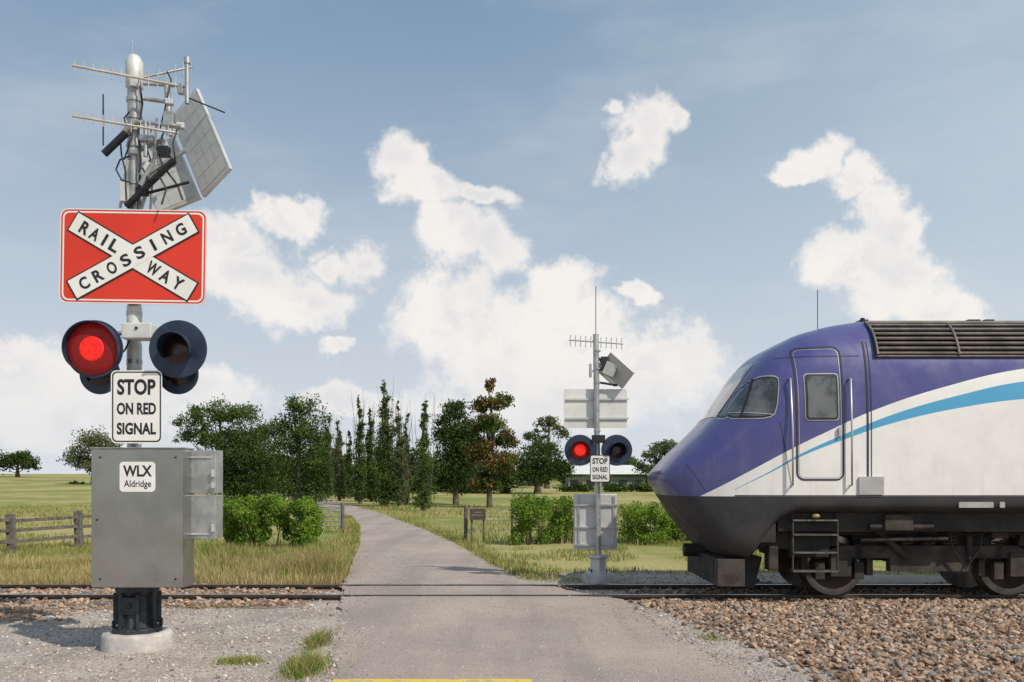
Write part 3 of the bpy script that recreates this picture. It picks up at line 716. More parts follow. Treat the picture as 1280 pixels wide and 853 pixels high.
for x_, y_ in ((168, 106), (168, 160), (212, 128), (226, 158), (168, 190)): mb.box(q(x_, y_, 8.24), (.07, .07, .05), 'alu', Matrix.Rotation(.2, 3, 'Z'))
mb.obj('antenna_brackets', sig, bevel=.003)
mb = MB()
def cable(P, r=.008, m='black'):
    mb.tube([q(*p) for p in P], r, m, 6)
cable([(163, 195, 8.2), (150, 200, 8.2), (145, 212, 8.2), (152, 225, 8.2), (163, 228, 8.2)])
cable([(160, 160, 8.2), (150, 170, 8.2), (152, 195, 8.2), (157, 215, 8.2), (158, 250, 8.2)])
cable([(222, 160, 8.15), (216, 180, 8.1), (220, 205, 8.1), (206, 215, 8.1), (196, 212, 8.1)])
cable([(174, 100, 8.2), (178, 130, 8.2), (173, 165, 8.2), (176, 200, 8.2), (172, 262, 8.2)], .01)
cable([(190, 160, 8.2), (182, 180, 8.2), (188, 200, 8.2), (176, 220, 8.2)])
cable([(205, 165, 8.2), (196, 186, 8.15), (204, 208, 8.1), (222, 232, 8.2), (228, 250, 8.2)], .009)
cable([(199, 165, 8.2), (210, 120, 8.25), (214, 100, 8.3), (209, 90, 8.4)], .007)
cable([(178, 210, 8.15), (186, 226, 8.12), (200, 222, 8.1), (208, 236, 8.1), (202, 256, 8.1)], .009)
cable([(162, 140, 8.2), (155, 148, 8.2), (158, 158, 8.2), (166, 170, 8.2), (160, 186, 8.2), (155, 200, 8.2)], .007)
mb.obj('cables', sig)
def panel(nm, p0, p1, p2, par, nu=4, nv=6):
    p0, p1, p2 = (Vector(p) for p in (p0, p1, p2)); p3 = p0+p2-p1
    u = p1-p0; v = p3-p0; nrm = u.cross(v).normalized()
    if nrm.y > 0: nrm = -nrm
    t = nrm*.018; mb = MB()
    mb.add([p0+t, p1+t, p2+t, p3+t, p0-t, p1-t, p2-t, p3-t], [(0, 1, 2, 3), (7, 6, 5, 4), (0, 4, 5, 1), (1, 5, 6, 2), (2, 6, 7, 3), (3, 7, 4, 0)], 'frame'); mb.obj(nm+'_frame', par)
    mb = MB(); T = nrm*.021
    for i in range(nu):
        for j in range(nv):
            a0, a1 = .04+.92*(i+.012)/nu, .04+.92*(i+.988)/nu; b0, b1 = .04+.92*(j+.012)/nv, .04+.92*(j+.988)/nv
            mb.add([p0+v*a0+u*b0+T, p0+v*a0+u*b1+T, p0+v*a1+u*b1+T, p0+v*a1+u*b0+T], [(0, 1, 2, 3)], 'cell')
            mb.add([p0+v*a0+u*b0-T, p0+v*a0+u*b1-T, p0+v*a1+u*b1-T, p0+v*a1+u*b0-T], [(0, 1, 2, 3)], 'cell')
    mb.obj(nm+'_cells', par)
panel('solar_panel', q(247, 111, 8.5), q(289, 211, 8.2), q(255, 247, 8.4), sig)
panel('lower_solar_panel', q(218, 172, 8.75), q(252, 248, 8.55), q(198, 270, 8.6), sig, 3, 4)

# ------------------------------------------------------------------ far crossing signal
FD = 13.55; fx = lambda px, D=FD: X_(px, D); fz = lambda py, D=FD: Z_(py, D); FX = fx(748)
far = empty('railway_crossing_signal.001', (FX, FD, 0)); q2 = lambda px, py, D=FD: (X_(px, D), D, Z_(py, D)); s2 = FD/F
mb = MB(); mb.tube([(FX, FD, -.1), (FX, FD, .11), (FX, FD, .13), (FX, FD, .135)], [.255, .255, .24, .2], 'conc', 36); mb.obj('foundation', far)
mb = MB(); mb.tube([(FX, FD, .135), (FX, FD, .16), (FX, FD, .17), (FX, FD, .36), (FX, FD, .38), (FX, FD, .42)], [.19, .19, .13, .12, .16, .16], 'alu', 8, smooth=False)
for a_ in range(4):
    g = a_*math.pi/2+.78; mb.cyl((FX+.165*math.cos(g), FD+.165*math.sin(g), .16), (FX+.165*math.cos(g), FD+.165*math.sin(g), .21), .014, 'dark', seg=6)
mb.obj('base_casting', far, bevel=.005)
mb = MB(); mb.cyl((FX, FD, .4), (FX-.04, FD, fz(418)), .045, 'galv', seg=18); mb.cyl((FX-.04, FD, fz(419)), (FX-.04, FD, fz(358)), .006, 'dark', seg=6)
for py in (440, 462, 480, 540, 610): mb.cyl((FX-.02, FD, fz(py)), (FX-.02, FD, fz(py)+.025), .055, 'galv', seg=14)
mb.obj('mast', far)
mb = MB(); mb.cyl(q2(711, 425), q2(779, 430), .014, 'alu', seg=8)
for i in range(11): px = 713+6.4*i; mb.cyl(q2(px, 419+.4*i), q2(px, 433+.4*i), .008, 'alu', seg=6)
mb.obj('yagi_antenna', far)
panel('solar_panel', q2(764, 440, 13.5), q2(793, 466, 13.35), q2(778, 486, 13.6), far, 2, 3)
panel('lower_solar_panel', q2(752, 450, 13.75), q2(776, 472, 13.7), q2(768, 484, 13.75), far, 2, 3)
mb = MB(); mb.cyl(q2(746, 462), q2(775, 458), .025, 'dark', seg=8); mb.cyl(q2(746, 445), q2(766, 470), .018, 'dark', seg=8); mb.box(q2(762, 462), (.18, .12, .2), 'galv', Matrix.Rotation(.4, 3, 'Y')); mb.cyl(q2(747, 478), q2(772, 482), .018, 'dark', seg=8)
mb.box(q2(755, 452), (.1, .08, .14), 'dark'); mb.cyl(q2(738, 455), q2(738, 472), .02, 'galv', seg=8); mb.cyl(q2(738, 464), q2(748, 464), .012, 'galv', seg=8)
mb.obj('panel_brackets', far)
mb = MB(); y = FD+.07
M['signback'] = mat('sign_back', (.72, .71, .68), (.62, .62, .60), .5, .15, 3)
mb.prism(rrect(fx(705), fx(784.5), fz(535), fz(486), .04), y, y+.01, 'signback')
for py in (499, 523): mb.box((FX-.01, y-.015, fz(py)), (78*s2, .02, .03), 'alu')
mb.obj('sign_board', far)
LD2 = 13.45
lamp('left_lamp', (X_(725, LD2), LD2, Z_(563, LD2)), 19.5*LD2/F, True, far, 0, .60, .10, .36)
lamp('right_lamp', (X_(771, LD2), LD2, Z_(563, LD2)), 19.5*LD2/F, False, far, .1, .52, .16)
mb = MB(); mb.cyl(q2(722, 551, 13.53), q2(774, 551, 13.53), .018, 'galv', seg=8); mb.box(q2(748, 549, 13.47), (.2, .1, .12), 'dark'); mb.obj('lamp_arms', far, bevel=.006)
TD = 13.4; k = TD/F; a = (X_(737.5, TD), X_(762.5, TD), Z_(603, TD), Z_(569, TD))
mb = MB(); mb.prism(rrect(*a, .03), TD, TD+.006, 'ink'); mb.prism(rrect(a[0]+.9*k, a[1]-.9*k, a[2]+.9*k, a[3]-.9*k, .024), TD-.004, TD-.0015, 'white'); mb.obj('stop_sign', far)
cxs = (a[0]+a[1])/2
text('stop_text', 'STOP', far, (cxs, Z_(576.5, TD)), 19*k, 7.5*k, TD-.006, bold=.03)
text('on_red_text', 'ON RED', far, (cxs, Z_(587, TD)), 19*k, 6*k, TD-.006, bold=.025)
text('signal_text', 'SIGNAL', far, (cxs, Z_(596.5, TD)), 19*k, 6*k, TD-.006, bold=.025)
mb = MB(); mb.box(((fx(719)+fx(772))/2, FD+.22, (fz(618)+fz(688))/2), (53*s2, .26, 70*s2), 'alu'); mb.obj('cabinet', far, bevel=.01)
mb = MB()
for py in (632, 660, 682): mb.box(((fx(719)+fx(772))/2, FD+.075, fz(py)), (54*s2, .03, .035), 'galv')
for px in (724, 768): mb.box((fx(px), FD+.08, (fz(618)+fz(688))/2), (.03, .02, 66*s2), 'galv')
mb.obj('cabinet_frame', far, bevel=.004)

# ------------------------------------------------------------------ train
TY = TC; W = 1.3; TIP = 1.93
kx = np.array([1.93, 1.96, 2.07, 2.22, 2.38, 2.69, 2.92, 3.10, 3.33, 3.73, 4.145, 4.56, 30])
kz = np.array([1.64, 1.70, 1.83, 1.98, 2.12, 2.43, 2.77, 3.03, 3.26, 3.46, 3.57, 3.63, 3.63]); kz = 1.6+(kz-1.6)*1.015
bx = np.array([1.93, 1.96, 2.06, 2.26, 2.56, 2.70, 2.98, 3.1, 3.25, 3.5, 30]); bz = np.array([1.55, 1.49, 1.34, 1.06, .70, .58, .56, .78, 1.02, 1.16, 1.17])
gxx = np.linspace(1.5, 8, 1300)
def smooth_tab(x, z, sg):
    v = np.interp(gxx, x, z); h = int(sg/(gxx[1]-gxx[0])*3); kk = np.exp(-.5*(np.arange(-h, h+1)/(h/3))**2); kk /= kk.sum()
    return np.convolve(np.pad(v, h, 'edge'), kk, 'valid')
tabT = smooth_tab(kx, kz, .06); tabB = smooth_tab(bx, bz, .04)
def prof(X):
    s = min(max((X-TIP)/2.1, 0), 1); w = W*(.36+.64*(1-(1-s)**2.3)**(1/2.3))
    q_ = s*s*(3-2*s); nt_ = 2.7+1.5*q_; nb_ = 2.6+7*min(1, max(0, (X-TIP)/1.2))
    zt = float(np.interp(X, gxx, tabT)); zb = float(np.interp(X, gxx, tabB))
    return w, zt, zb, nt_, nb_
def hw(X, Z):
    w, zt, zb, a_, b_ = prof(X)
    if Z >= 1.6: t = min((Z-1.6)/(zt-1.6), 1); n = a_
    else: t = min((1.6-Z)/(1.6-zb), 1); n = b_
    return w*max(0, 1-t**n)**(1/n)
def TP(px, py):
    D = 10.75
    for _ in range(25):
        X = X_(px, D); Z = Z_(py, D); D = .5*D+.5*(TY-hw(max(X, TIP+.02), Z))
    return X_(px, D), Z_(py, D)
train = empty('train', (5, TY, 0))
m, nt, b = newmat('train_livery')
tc = nt.n('ShaderNodeTexCoord').outputs['Object']; sp = nt.n('ShaderNodeSeparateXYZ'); nt.l(tc, sp.inputs[0])
xn = nt.math('DIVIDE', nt.math('SUBTRACT', sp.outputs[0], 1.9-5.0), 8.0, clamp=True); z_ = sp.outputs[2]
def fcurve(pts):
    nd = nt.n('ShaderNodeFloatCurve'); cv = nd.mapping.curves[0]
    P = []
    for p in pts:
        X, Z = TP(*p); P.append(((X-1.9)/8, (Z-1)/3))
    P.sort()
    cv.points[0].location = (0, P[0][1]-(P[1][1]-P[0][1])/(P[1][0]-P[0][0])*P[0][0]); cv.points[1].location = (1, P[-1][1])
    for p in P[:-1]: cv.points.new(*p)
    nd.mapping.use_clip = False; nd.mapping.update(); nt.l(xn, nd.inputs['Value'])
    return nt.math('ADD', nt.math('MULTIPLY', nd.outputs[0], 3.), 1.)
f1 = fcurve([(874, 621), (905, 606), (945, 585), (1000, 556), (1040, 537), (1090, 514), (1180, 484), (1280, 461), (1460, 432)])
f2 = fcurve([(930, 606), (965, 588), (1000, 568), (1060, 541), (1120, 517), (1200, 494), (1280, 477), (1460, 452)])
f3 = fcurve([(930, 607), (965, 590), (1000, 571.5), (1060, 548), (1120, 528), (1200, 510), (1280, 499), (1460, 485)])
dust = nt.noise(tc, 3.5, 5, .6)
white = nt.mix(nt.mr(dust, .35, .7), (.80, .79, .76), (.73, .72, .69))
blue = nt.mix(nt.mr(dust, .35, .7), (.060, .062, .215), (.080, .080, .235))
isw = nt.math('LESS_THAN', z_, f1)
col = nt.mix(isw, blue, white)
cy = nt.math('MULTIPLY', nt.math('LESS_THAN', z_, f2), nt.math('GREATER_THAN', z_, f3))
cy = nt.math('MULTIPLY', cy, nt.math('GREATER_THAN', sp.outputs[0], 2.75-5.0))
col = nt.mix(cy, col, (.07, .33, .56))
mp = nt.n('ShaderNodeMapping'); nt.l(tc, mp.inputs[0]); mp.inputs['Scale'].default_value = (6, 1, .5)
gr = nt.math('MULTIPLY', nt.mr(nt.noise(mp.outputs[0], 3, 4), .5, .78), nt.mr(z_, 1.3, 2.2, .22, .03))
col = nt.mix(gr, col, (.3, .26, .22))
isd = nt.math('LESS_THAN', z_, 1.375)
gd = nt.mix(nt.mr(nt.noise(tc, 2.2, 5, .65), .35, .7), (.022, .022, .027), (.044, .040, .040))
gd = nt.mix(nt.mr(z_, .5, 1.0, .2, 0.), gd, (.10, .075, .06))
col = nt.mix(isd, col, gd)
nt.l(col, b.inputs['Base Color']); nt.l(nt.math('ADD', nt.mr(dust, .3, .7, .27, .42), nt.math('MULTIPLY', isd, .28)), b.inputs['Roughness'])
nt.l(nt.math('SUBTRACT', .35, nt.math('MULTIPLY', isd, .35)), b.inputs['Coat Weight']); b.inputs['Coat Roughness'].default_value = .15
bp = nt.n('ShaderNodeBump'); bp.inputs['Strength'].default_value = .12; bp.inputs['Distance'].default_value = .02
nt.l(nt.noise(tc, 1.4, 2), bp.inputs['Height']); nt.l(bp.outputs[0], b.inputs['Normal'])
M['livery'] = m
st = np.concatenate([TIP+np.array([0, .008, .02, .04, .065, .1, .14, .19, .25]), np.linspace(2.24, 5, 70), np.linspace(5.3, 20, 50)])
NA = 25; V = []
for i, X in enumerate(st):
    w, zt, zb, a_, b_ = prof(X)
    if i == 0: zt = 1.6+(zt-1.6)*.5; zb = 1.6-(1.6-zb)*.5; w *= .86
    elif i == 1: zt = 1.6+(zt-1.6)*.8; zb = 1.6-(1.6-zb)*.8; w *= .95
    sec = []
    for k_ in range(NA):
        t = k_/(NA-1)*math.pi/2; sec.append((w*math.cos(t)**(2/a_) if t < math.pi/2-1e-6 else 0, 1.6+(zt-1.6)*math.sin(t)**(2/a_)))
    low = []
    for k_ in range(1, NA):
        t = k_/(NA-1)*math.pi/2; low.append((w*math.cos(t)**(2/b_) if t < math.pi/2-1e-6 else 0, 1.6-(1.6-zb)*math.sin(t)**(2/b_)))
    half = low[::-1]+sec
    full = half+[(-y_, z) for y_, z in half[::-1][1:-1]]
    V += [(X, TY-y_, z) for y_, z in full]; NS = len(full)
mb = MB(); mb.add(V, [(i*NS+k_, i*NS+(k_+1) % NS, (i+1)*NS+(k_+1) % NS, (i+1)*NS+k_) for i in range(len(st)-1) for k_ in range(NS)], 'livery', True)
mb.add(V[:NS], [tuple(range(NS))], 'livery', True); mb.add(V[-NS:], [tuple(range(NS))[::-1]], 'dark')
body = mb.obj('body', train)
M['glass'] = mat('train_window_glass', (.13, .135, .14), (.035, .04, .045), .08, 0, 2.6, coat=.5, contrast=(.4, .6))
M['rubber'] = mat('window_rubber', (.02, .02, .022), None, .6)
M['seam'] = mat('panel_seam', (.03, .03, .05), None, .7)
M['steel'] = mat('brushed_steel', (.55, .54, .53), (.45, .44, .43), .4, .6)
M['under'] = mat('underframe', (.035, .032, .030), (.015, .014, .014), .7, .1, 4, .2, 30)
M['under2'] = mat('bogie_dusty', (.070, .056, .047), (.026, .023, .021), .8, .1, 4, .3, 30)
M['wheel'] = mat('wheel_steel', (.24, .215, .195), (.11, .095, .085), .4, .7, 5)
def surf(X, Z, off): return (X, TY-hw(X, Z)-off, Z)
def chaikin(P, n=2):
    for _ in range(n):
        Q = []
        for i in range(len(P)):
            a_, b_ = P[i], P[(i+1) % len(P)]
            Q += [(a_[0]*.75+b_[0]*.25, a_[1]*.75+b_[1]*.25), (a_[0]*.25+b_[0]*.75, a_[1]*.25+b_[1]*.75)]
        P = Q
    return P
def dens(P, d=.05):
    Q = []
    for i in range(len(P)):
        a_, b_ = P[i], P[(i+1) % len(P)]; L_ = math.hypot(a_[0]-b_[0], a_[1]-b_[1]); n = max(1, int(L_/d))
        Q += [(a_[0]+(b_[0]-a_[0])*j/n, a_[1]+(b_[1]-a_[1])*j/n) for j in range(n)]
    return Q
def patch(mb, P, off, m, side=1, rings=6):
    P = dens(P); n = len(P); c = (sum(p[0] for p in P)/n, sum(p[1] for p in P)/n); V = []
    for r in range(rings, 0, -1):
        for p in P:
            X = c[0]+(p[0]-c[0])*r/rings; Z = c[1]+(p[1]-c[1])*r/rings; v = surf(X, Z, off)
            V.append(v if side == 1 else (v[0], 2*TY-v[1], v[2]))
    v = surf(c[0], c[1], off); V.append(v if side == 1 else (v[0], 2*TY-v[1], v[2]))
    fs = [(r*n+i, r*n+(i+1) % n, (r+1)*n+(i+1) % n, (r+1)*n+i) for r in range(rings-1) for i in range(n)]
    fs += [((rings-1)*n+i, (rings-1)*n+(i+1) % n, len(V)-1) for i in range(n)]
    mb.add(V, fs, m, True)
    mb.add(V[:n]+[(x, y+(.03 if side == 1 else -.03), z) for x, y, z in V[:n]], [(i, (i+1) % n, n+(i+1) % n, n+i) for i in range(n)], m)
def loop(mb, P, wd, off, m, side=1):
    P = dens(P, .04); n = len(P); V = []
    for i in range(n):
        a_, b_ = P[i-1], P[(i+1) % n]; tx, tz = b_[0]-a_[0], b_[1]-a_[1]; L_ = math.hypot(tx, tz) or 1
        nx2, nz2 = -tz/L_*wd/2, tx/L_*wd/2
        for s_ in (1, -1):
            v = surf(P[i][0]+s_*nx2, P[i][1]+s_*nz2, off); V.append(v if side == 1 else (v[0], 2*TY-v[1], v[2]))
    mb.add(V, [(2*i, 2*i+1, (2*i+3) % (2*n), (2*i+2) % (2*n)) for i in range(n)], m)
def line(mb, A, B, wd, off, m, n=16):
    V = []; L_ = math.hypot(B[0]-A[0], B[1]-A[1]); nx2, nz2 = -(B[1]-A[1])/L_*wd/2, (B[0]-A[0])/L_*wd/2
    for i in range(n+1):
        t = i/n; X = A[0]+(B[0]-A[0])*t; Z = A[1]+(B[1]-A[1])*t
        V += [surf(X+nx2, Z+nz2, off), surf(X-nx2, Z-nz2, off)]
    mb.add(V, [(2*i, 2*i+1, 2*i+3, 2*i+2) for i in range(n)], m)
win = [TP(*p) for p in [(889, 521), (901, 503), (920, 486), (943, 472), (958, 469), (972, 470), (974, 478), (971, 516), (962, 523), (940, 524.5), (905, 524.5), (893, 524)]]
cw = (sum(p[0] for p in win)/len(win), sum(p[1] for p in win)/len(win)); win = chaikin(win, 1)
inn = [(cw[0]+(p[0]-cw[0])*.96, cw[1]+(p[1]-cw[1])*.94) for p in win]
inn2 = [(cw[0]+(p[0]-cw[0])*.91, cw[1]+(p[1]-cw[1])*.86) for p in win]
dw = [TP(*p) for p in [(1006, 469), (1045, 469), (1045, 524), (1006, 524)]]
dx0, dx1 = dw[0][0], dw[1][0]; dz1 = (dw[0][1]+dw[1][1])/2; dz0 = (dw[2][1]+dw[3][1])/2
for side, sn in ((1, ''), (-1, '_offside')):
    mb = MB(); patch(mb, win, .008, 'steel', side); mb.obj('cab_window_frame'+sn, train)
    mb = MB(); patch(mb, inn, .012, 'rubber', side); mb.obj('cab_window_seal'+sn, train)
    mb = MB(); patch(mb, inn2, .015, 'glass', side); mb.obj('cab_window_glass'+sn, train)
    mb = MB(); patch(mb, rrect(dx0-.02, dx1+.02, dz0-.02, dz1+.02, .045), .008, 'steel', side); mb.obj('door_window_frame'+sn, train)
    mb = MB(); patch(mb, rrect(dx0-.01, dx1+.01, dz0-.01, dz1+.01, .04), .012, 'rubber', side); patch(mb, rrect(dx0+.015, dx1-.015, dz0+.015, dz1-.015, .03), .016, 'glass', side); mb.obj('door_window_glass'+sn, train)
    mb = MB(); A = TP(996, 436); B = TP(1054, 600)
    loop(mb, rrect(TP(996, 520)[0], TP(1054, 520)[0], B[1], A[1], .09), .022, .004, 'seam', side)
    loop(mb, rrect(TP(996, 520)[0]+.025, TP(1054, 520)[0]-.025, B[1]+.025, A[1]-.025, .07), .006, .004, 'steel', side)
    mb.obj('cab_door_outline'+sn, train)
mb = MB(); a_ = TP(940, 474); b_ = TP(925, 522); line(mb, a_, b_, .02, .019, 'rubber'); line(mb, TP(897, 518), TP(966, 518), .010, .019, 'steel')
mb.obj('cab_window_mullion', train)
mb = MB(); V = []
for i in range(13):
    X = 2.66+(3.16-2.66)*i/12; w, zt, zb, n1, n2 = prof(X)
    for j in range(21):
        yy = (-.45+.9*j/20)*w; zz = 1.6+(zt-1.6)*(1-abs(yy/w)**n1)**(1/n1)
        V.append((X-.003, TY+yy, zz+.004))
mb.add(V, [(i*21+j, i*21+j+1, (i+1)*21+j+1, (i+1)*21+j) for i in range(12) for j in range(20)], 'glass', True); mb.obj('windscreen', train)
mb = MB()
for px in (986, 1061):
    A = TP(px, 474); B = TP(px, 607)
    P0 = surf(A[0], A[1], .0); P1 = surf(A[0], A[1], .06); P2 = surf(A[0], B[1], .06); P3 = surf(A[0], B[1], 0)
    mb.tube([P0, P1, ((P1[0]+P2[0])/2, min(P1[1], P2[1])-.0, (P1[2]+P2[2])/2), P2, P3], .013, 'steel', 8)
mb.box(surf(TP(1049, 540)[0], TP(1049, 540)[1], .02), (.03, .03, .11), 'steel')
mb.obj('door_handrails', train)
mb = MB()
A = TP(1078, 430); B = TP(1076, 604); line(mb, (A[0], 3.3), (A[0], B[1]), .024, .005, 'seam', 30)
line(mb, (A[0]+.045, 3.3), (A[0]+.045, B[1]), .01, .005, 'seam', 30)
line(mb, (2.75, 1.385), (19.8, 1.385), .014, .004, 'seam', 120)
line(mb, (3.3, TP(985, 447)[1]), (TP(1074, 447)[0], TP(1074, 447)[1]+.02), .008, .004, 'seam', 30)
for X in (8.6, 11.0, 13.4, 15.8): line(mb, (X, 3.2), (X, 1.39), .012, .004, 'seam', 30)
A = TP(872, 600); line(mb, (A[0]-.12, 1.78), (A[0]+.1, 1.42), .006, .004, 'seam')
line(mb, TP(975, 528), TP(990, 610), .006, .004, 'seam')
mb.obj('panel_seams', train)
mb = MB()
mb.prism(rrect(TP(1073, 610)[0], TP(1104, 610)[0], 1.40, 1.62, .01, 2), TY-W-.025, TY-W+.02, 'steel'); mb.obj('access_panel', train, bevel=.004)
mb = MB()
M['lbl'] = mat('pale_label', (.4, .4, .38), None, .6)
X0 = TP(1198, 631)[0]
for i, wd in enumerate((.42, .06)):
    mb.prism(rrect(X0+i*.5, X0+i*.5+wd, 1.24, 1.31, .008, 2), TY-W-.01, TY-W+.01, 'lbl')
mb.prism(rrect(8.3, 8.8, 1.24, 1.31, .008, 2), TY-W-.01, TY-W+.01, 'lbl')
mb.obj('sole_bar_labels', train)
M['louv'] = mat('grille_slat', (.2, .175, .15), (.11, .1, .09), .6, .2)
gx0 = TP(1093, 430)[0]; gx1 = 11.5
zz = np.linspace(3.12, 3.55, 9); mb = MB()
for side in (1, -1):
    V = []
    for z in zz:
        for X in (gx0, gx1): v = surf(X, z, .012); V.append(v if side == 1 else (v[0], 2*TY-v[1], v[2]))
    mb.add(V, [(2*i, 2*i+1, 2*i+3, 2*i+2) for i in range(8)], 'black')
mb.obj('grille_dark_sheet', train)  # black sheet on the skin, painted shade for the depth behind the slats
mb = MB()
for z in np.linspace(3.14, 3.53, 7):
    y = TY-hw(6, z)-.03
    mb.box(((gx0+gx1)/2, y, z), (gx1-gx0, .05, .018), 'louv', Matrix.Rotation(.5, 3, 'X'))
    mb.box(((gx0+gx1)/2, 2*TY-y, z), (gx1-gx0, .05, .018), 'louv', Matrix.Rotation(-.5, 3, 'X'))
for X in np.arange(gx0, gx1+.1, (gx1-gx0)/7):
    P = [surf(X, z, .045) for z in zz]; mb.tube(P, .018, 'louv', 6)
mb.tube([(gx0-.02, TY-hw(6, 3.56)-.01, 3.57), (gx1, TY-hw(6, 3.56)-.01, 3.57)], .03, 'louv', 6)
mb.tube([(gx0-.02, TY-hw(6, 3.1)-.02, 3.10), (gx1, TY-hw(6, 3.1)-.02, 3.10)], .014, 'louv', 6)
mb.obj('grille_slats', train)
mb = MB()
for X, l in ((4.65, .1), (6.1, .16), (6.3, .12)):
    mb.box((X, TY-.35, 3.66), (l, .2, .07), 'dark')
mb.cyl((4.08, TY-.3, 3.5), (4.08, TY-.3, 4.12), .006, 'dark', seg=6)
mb.cyl((4.6, TY-.5, 3.6), (4.6, TY-.5, 3.7), .03, 'dark', seg=8)
mb.box((5.9, TY, 3.655), (1.2, .7, .05), 'dark')
mb.obj('roof_equipment', train, bevel=.01)
mb = MB()
mb.box((11.6, TY, 1.06), (16.6, 2.2, .26), 'under')
mb.box((3.25, TY, .95), (.5, 1.9, .5), 'under')
mb.box((5.3, TY, .80), (3.6, .9, .5), 'under')
mb.box((10.3, TY-.15, .62), (4.2, 2.0, .7), 'under')
mb.box((7.65, TY-.9, .8), (.7, .3, .45), 'under2'); mb.box((13, TY-.9, .75), (.6, .3, .5), 'under2')
mb.obj('underframe', train, bevel=.02)
mb = MB()
mb.box((X_(908, 11.2), TY-.15, .42), (.34, 1.9, .34), 'under2')
mb.box((X_(893, 11.2), TY-.1, .45), (.06, 1.6, .22), 'under')
mb.box((X_(940, 11.1), TY-.7, .42), (.22, .3, .42), 'under', Matrix.Rotation(.25, 3, 'Y'))
mb.cyl((2.75, TY, .62), (2.35, TY, .62), .09, 'under', seg=12)
for dy in (-.8, -.5, .3): mb.tube([(2.95, TY+dy, .62), (2.9, TY+dy, .35), (3.02, TY+dy, .22), (3.16, TY+dy, .3)], .022, 'black', 8)
mb.obj('plough', train, bevel=.02)
def wheel(mb, X, y, sgn):
    c = .08+.39
    mb.tube([(X, y+sgn*.07, c), (X, y+sgn*.055, c), (X, y-sgn*.05, c), (X, y-sgn*.055, c)], [.43, .43, .39, .39], 'wheel', 48)
    mb.tube([(X, y-sgn*.056, c), (X, y-sgn*.057, c), (X, y-sgn*.058, c)], [.385, .36, .33], 'railtop', 48)
    mb.tube([(X, y-sgn*.06, c), (X, y-sgn*.075, c), (X, y-sgn*.12, c)], [.31, .2, .12], 'under2', 32)
    mb.cyl((X, y-sgn*.1, c), (X, y-sgn*.2, c), .13, 'under2', seg=20)
    for a_ in range(8):
        g = a_*math.pi/4; mb.cyl((X+.08*math.cos(g), y-sgn*.2, c+.08*math.sin(g)), (X+.08*math.cos(g), y-sgn*.215, c+.08*math.sin(g)), .014, 'wheel', seg=6)
for bi, (wa, wb) in enumerate(((4.18, 6.46), (14.6, 16.9))):
    mb = MB(); fr = MB(); sprg = MB()
    for X in (wa, wb):
        wheel(mb, X, RN, 1); wheel(mb, X, RF, -1); mb.cyl((X, RN, .47), (X, RF, .47), .08, 'under2', seg=14)
    mid = (wa+wb)/2
    for y, sg in ((RN-.22, 1), (RF+.22, -1)):
        fr.box((mid, y, .66), (wb-wa+.25, .12, .16), 'under2'); fr.box((mid, y, .52), (1.0, .14, .22), 'under2')
        fr.box((wa-.25, y, .74), (.5, .12, .16), 'under2', Matrix.Rotation(-.25, 3, 'Y')); fr.box((wb+.25, y, .74), (.5, .12, .16), 'under2', Matrix.Rotation(.25, 3, 'Y'))
        fr.box((mid-.05, y+sg*.06, .88), (wb-wa-.5, .08, .28), 'under')
        for X in (wa, wb):
            fr.box((X, y-sg*.03, .5), (.26, .16, .3), 'under2'); fr.box((X-.25, y, .42), (.12, .12, .22), 'under2'); fr.box((X+.25, y, .42), (.12, .12, .22), 'under2')
            fr.box((X-.42, y+sg*.1, .5), (.08, .14, .3), 'under2'); fr.box((X+.42, y+sg*.1, .5), (.08, .14, .3), 'under2')
            fr.box((X, y+sg*.02, .98), (.8, .1, .22), 'under')
            for dx in (-.25, .25):
                P = [(X+dx+.05*math.cos(t), y-sg*.02+.05*math.sin(t), .56+.24*t/44) for t in np.linspace(0, 44, 90)]; sprg.tube(P, .013, 'under', 5, False)
        for dx in (-.28, 0, .28):
            P = [(mid+dx+.08*math.cos(t), y+sg*.0+.08*math.sin(t), .74+.26*t/38) for t in np.linspace(0, 38, 90)]; sprg.tube(P, .02, 'under2', 6, False)
        fr.cyl((mid-.7, y-sg*.08, .95), (mid-.3, y-sg*.08, .6), .045, 'under2', seg=12); fr.cyl((mid+.5, y-sg*.08, 1.05), (mid+.5, y-sg*.08, .55), .04, 'under2', seg=12)
        fr.tube([(wa, y-sg*.1, .98), (mid-.4, y-sg*.12, .9), (mid, y-sg*.1, .96), (mid+.5, y-sg*.12, .88), (wb, y-sg*.1, .98)], .015, 'black', 6)
        fr.cyl((mid-.9, y-sg*.12, .82), (mid+.2, y-sg*.12, .84), .03, 'wheel', seg=10)
        fr.box((mid-.55, y-sg*.12, .98), (.3, .1, .16), 'under2'); fr.box((mid+.85, y-sg*.12, .95), (.22, .1, .22), 'under2')
        fr.tube([(mid+.2, y-sg*.14, 1.0), (mid+.25, y-sg*.16, .7), (mid+.42, y-sg*.14, .45), (mid+.6, y-sg*.14, .7), (mid+.66, y-sg*.1, 1.0)], .014, 'black', 6)
    fr.box((mid, TY, .62), (.5, 1.5, .3), 'under')
    sfx = '' if bi == 0 else '_rear'
    mb.obj('wheels'+sfx, train); fr.obj('bogie_frame'+sfx, train, bevel=.012); sprg.obj('springs'+sfx, train)
M['step'] = mat('worn_step_metal', (.2, .19, .18), (.09, .085, .08), .5, .5, 9)
mb = MB(); LDp = 10.85
xa, xb = X_(992, LDp), X_(1048, LDp)
for x in (xa, xb): mb.tube([(x, LDp+.1, 1.2), (x, LDp+.03, 1.05), (x, LDp+.03, .45)], .013, 'under2', 8)
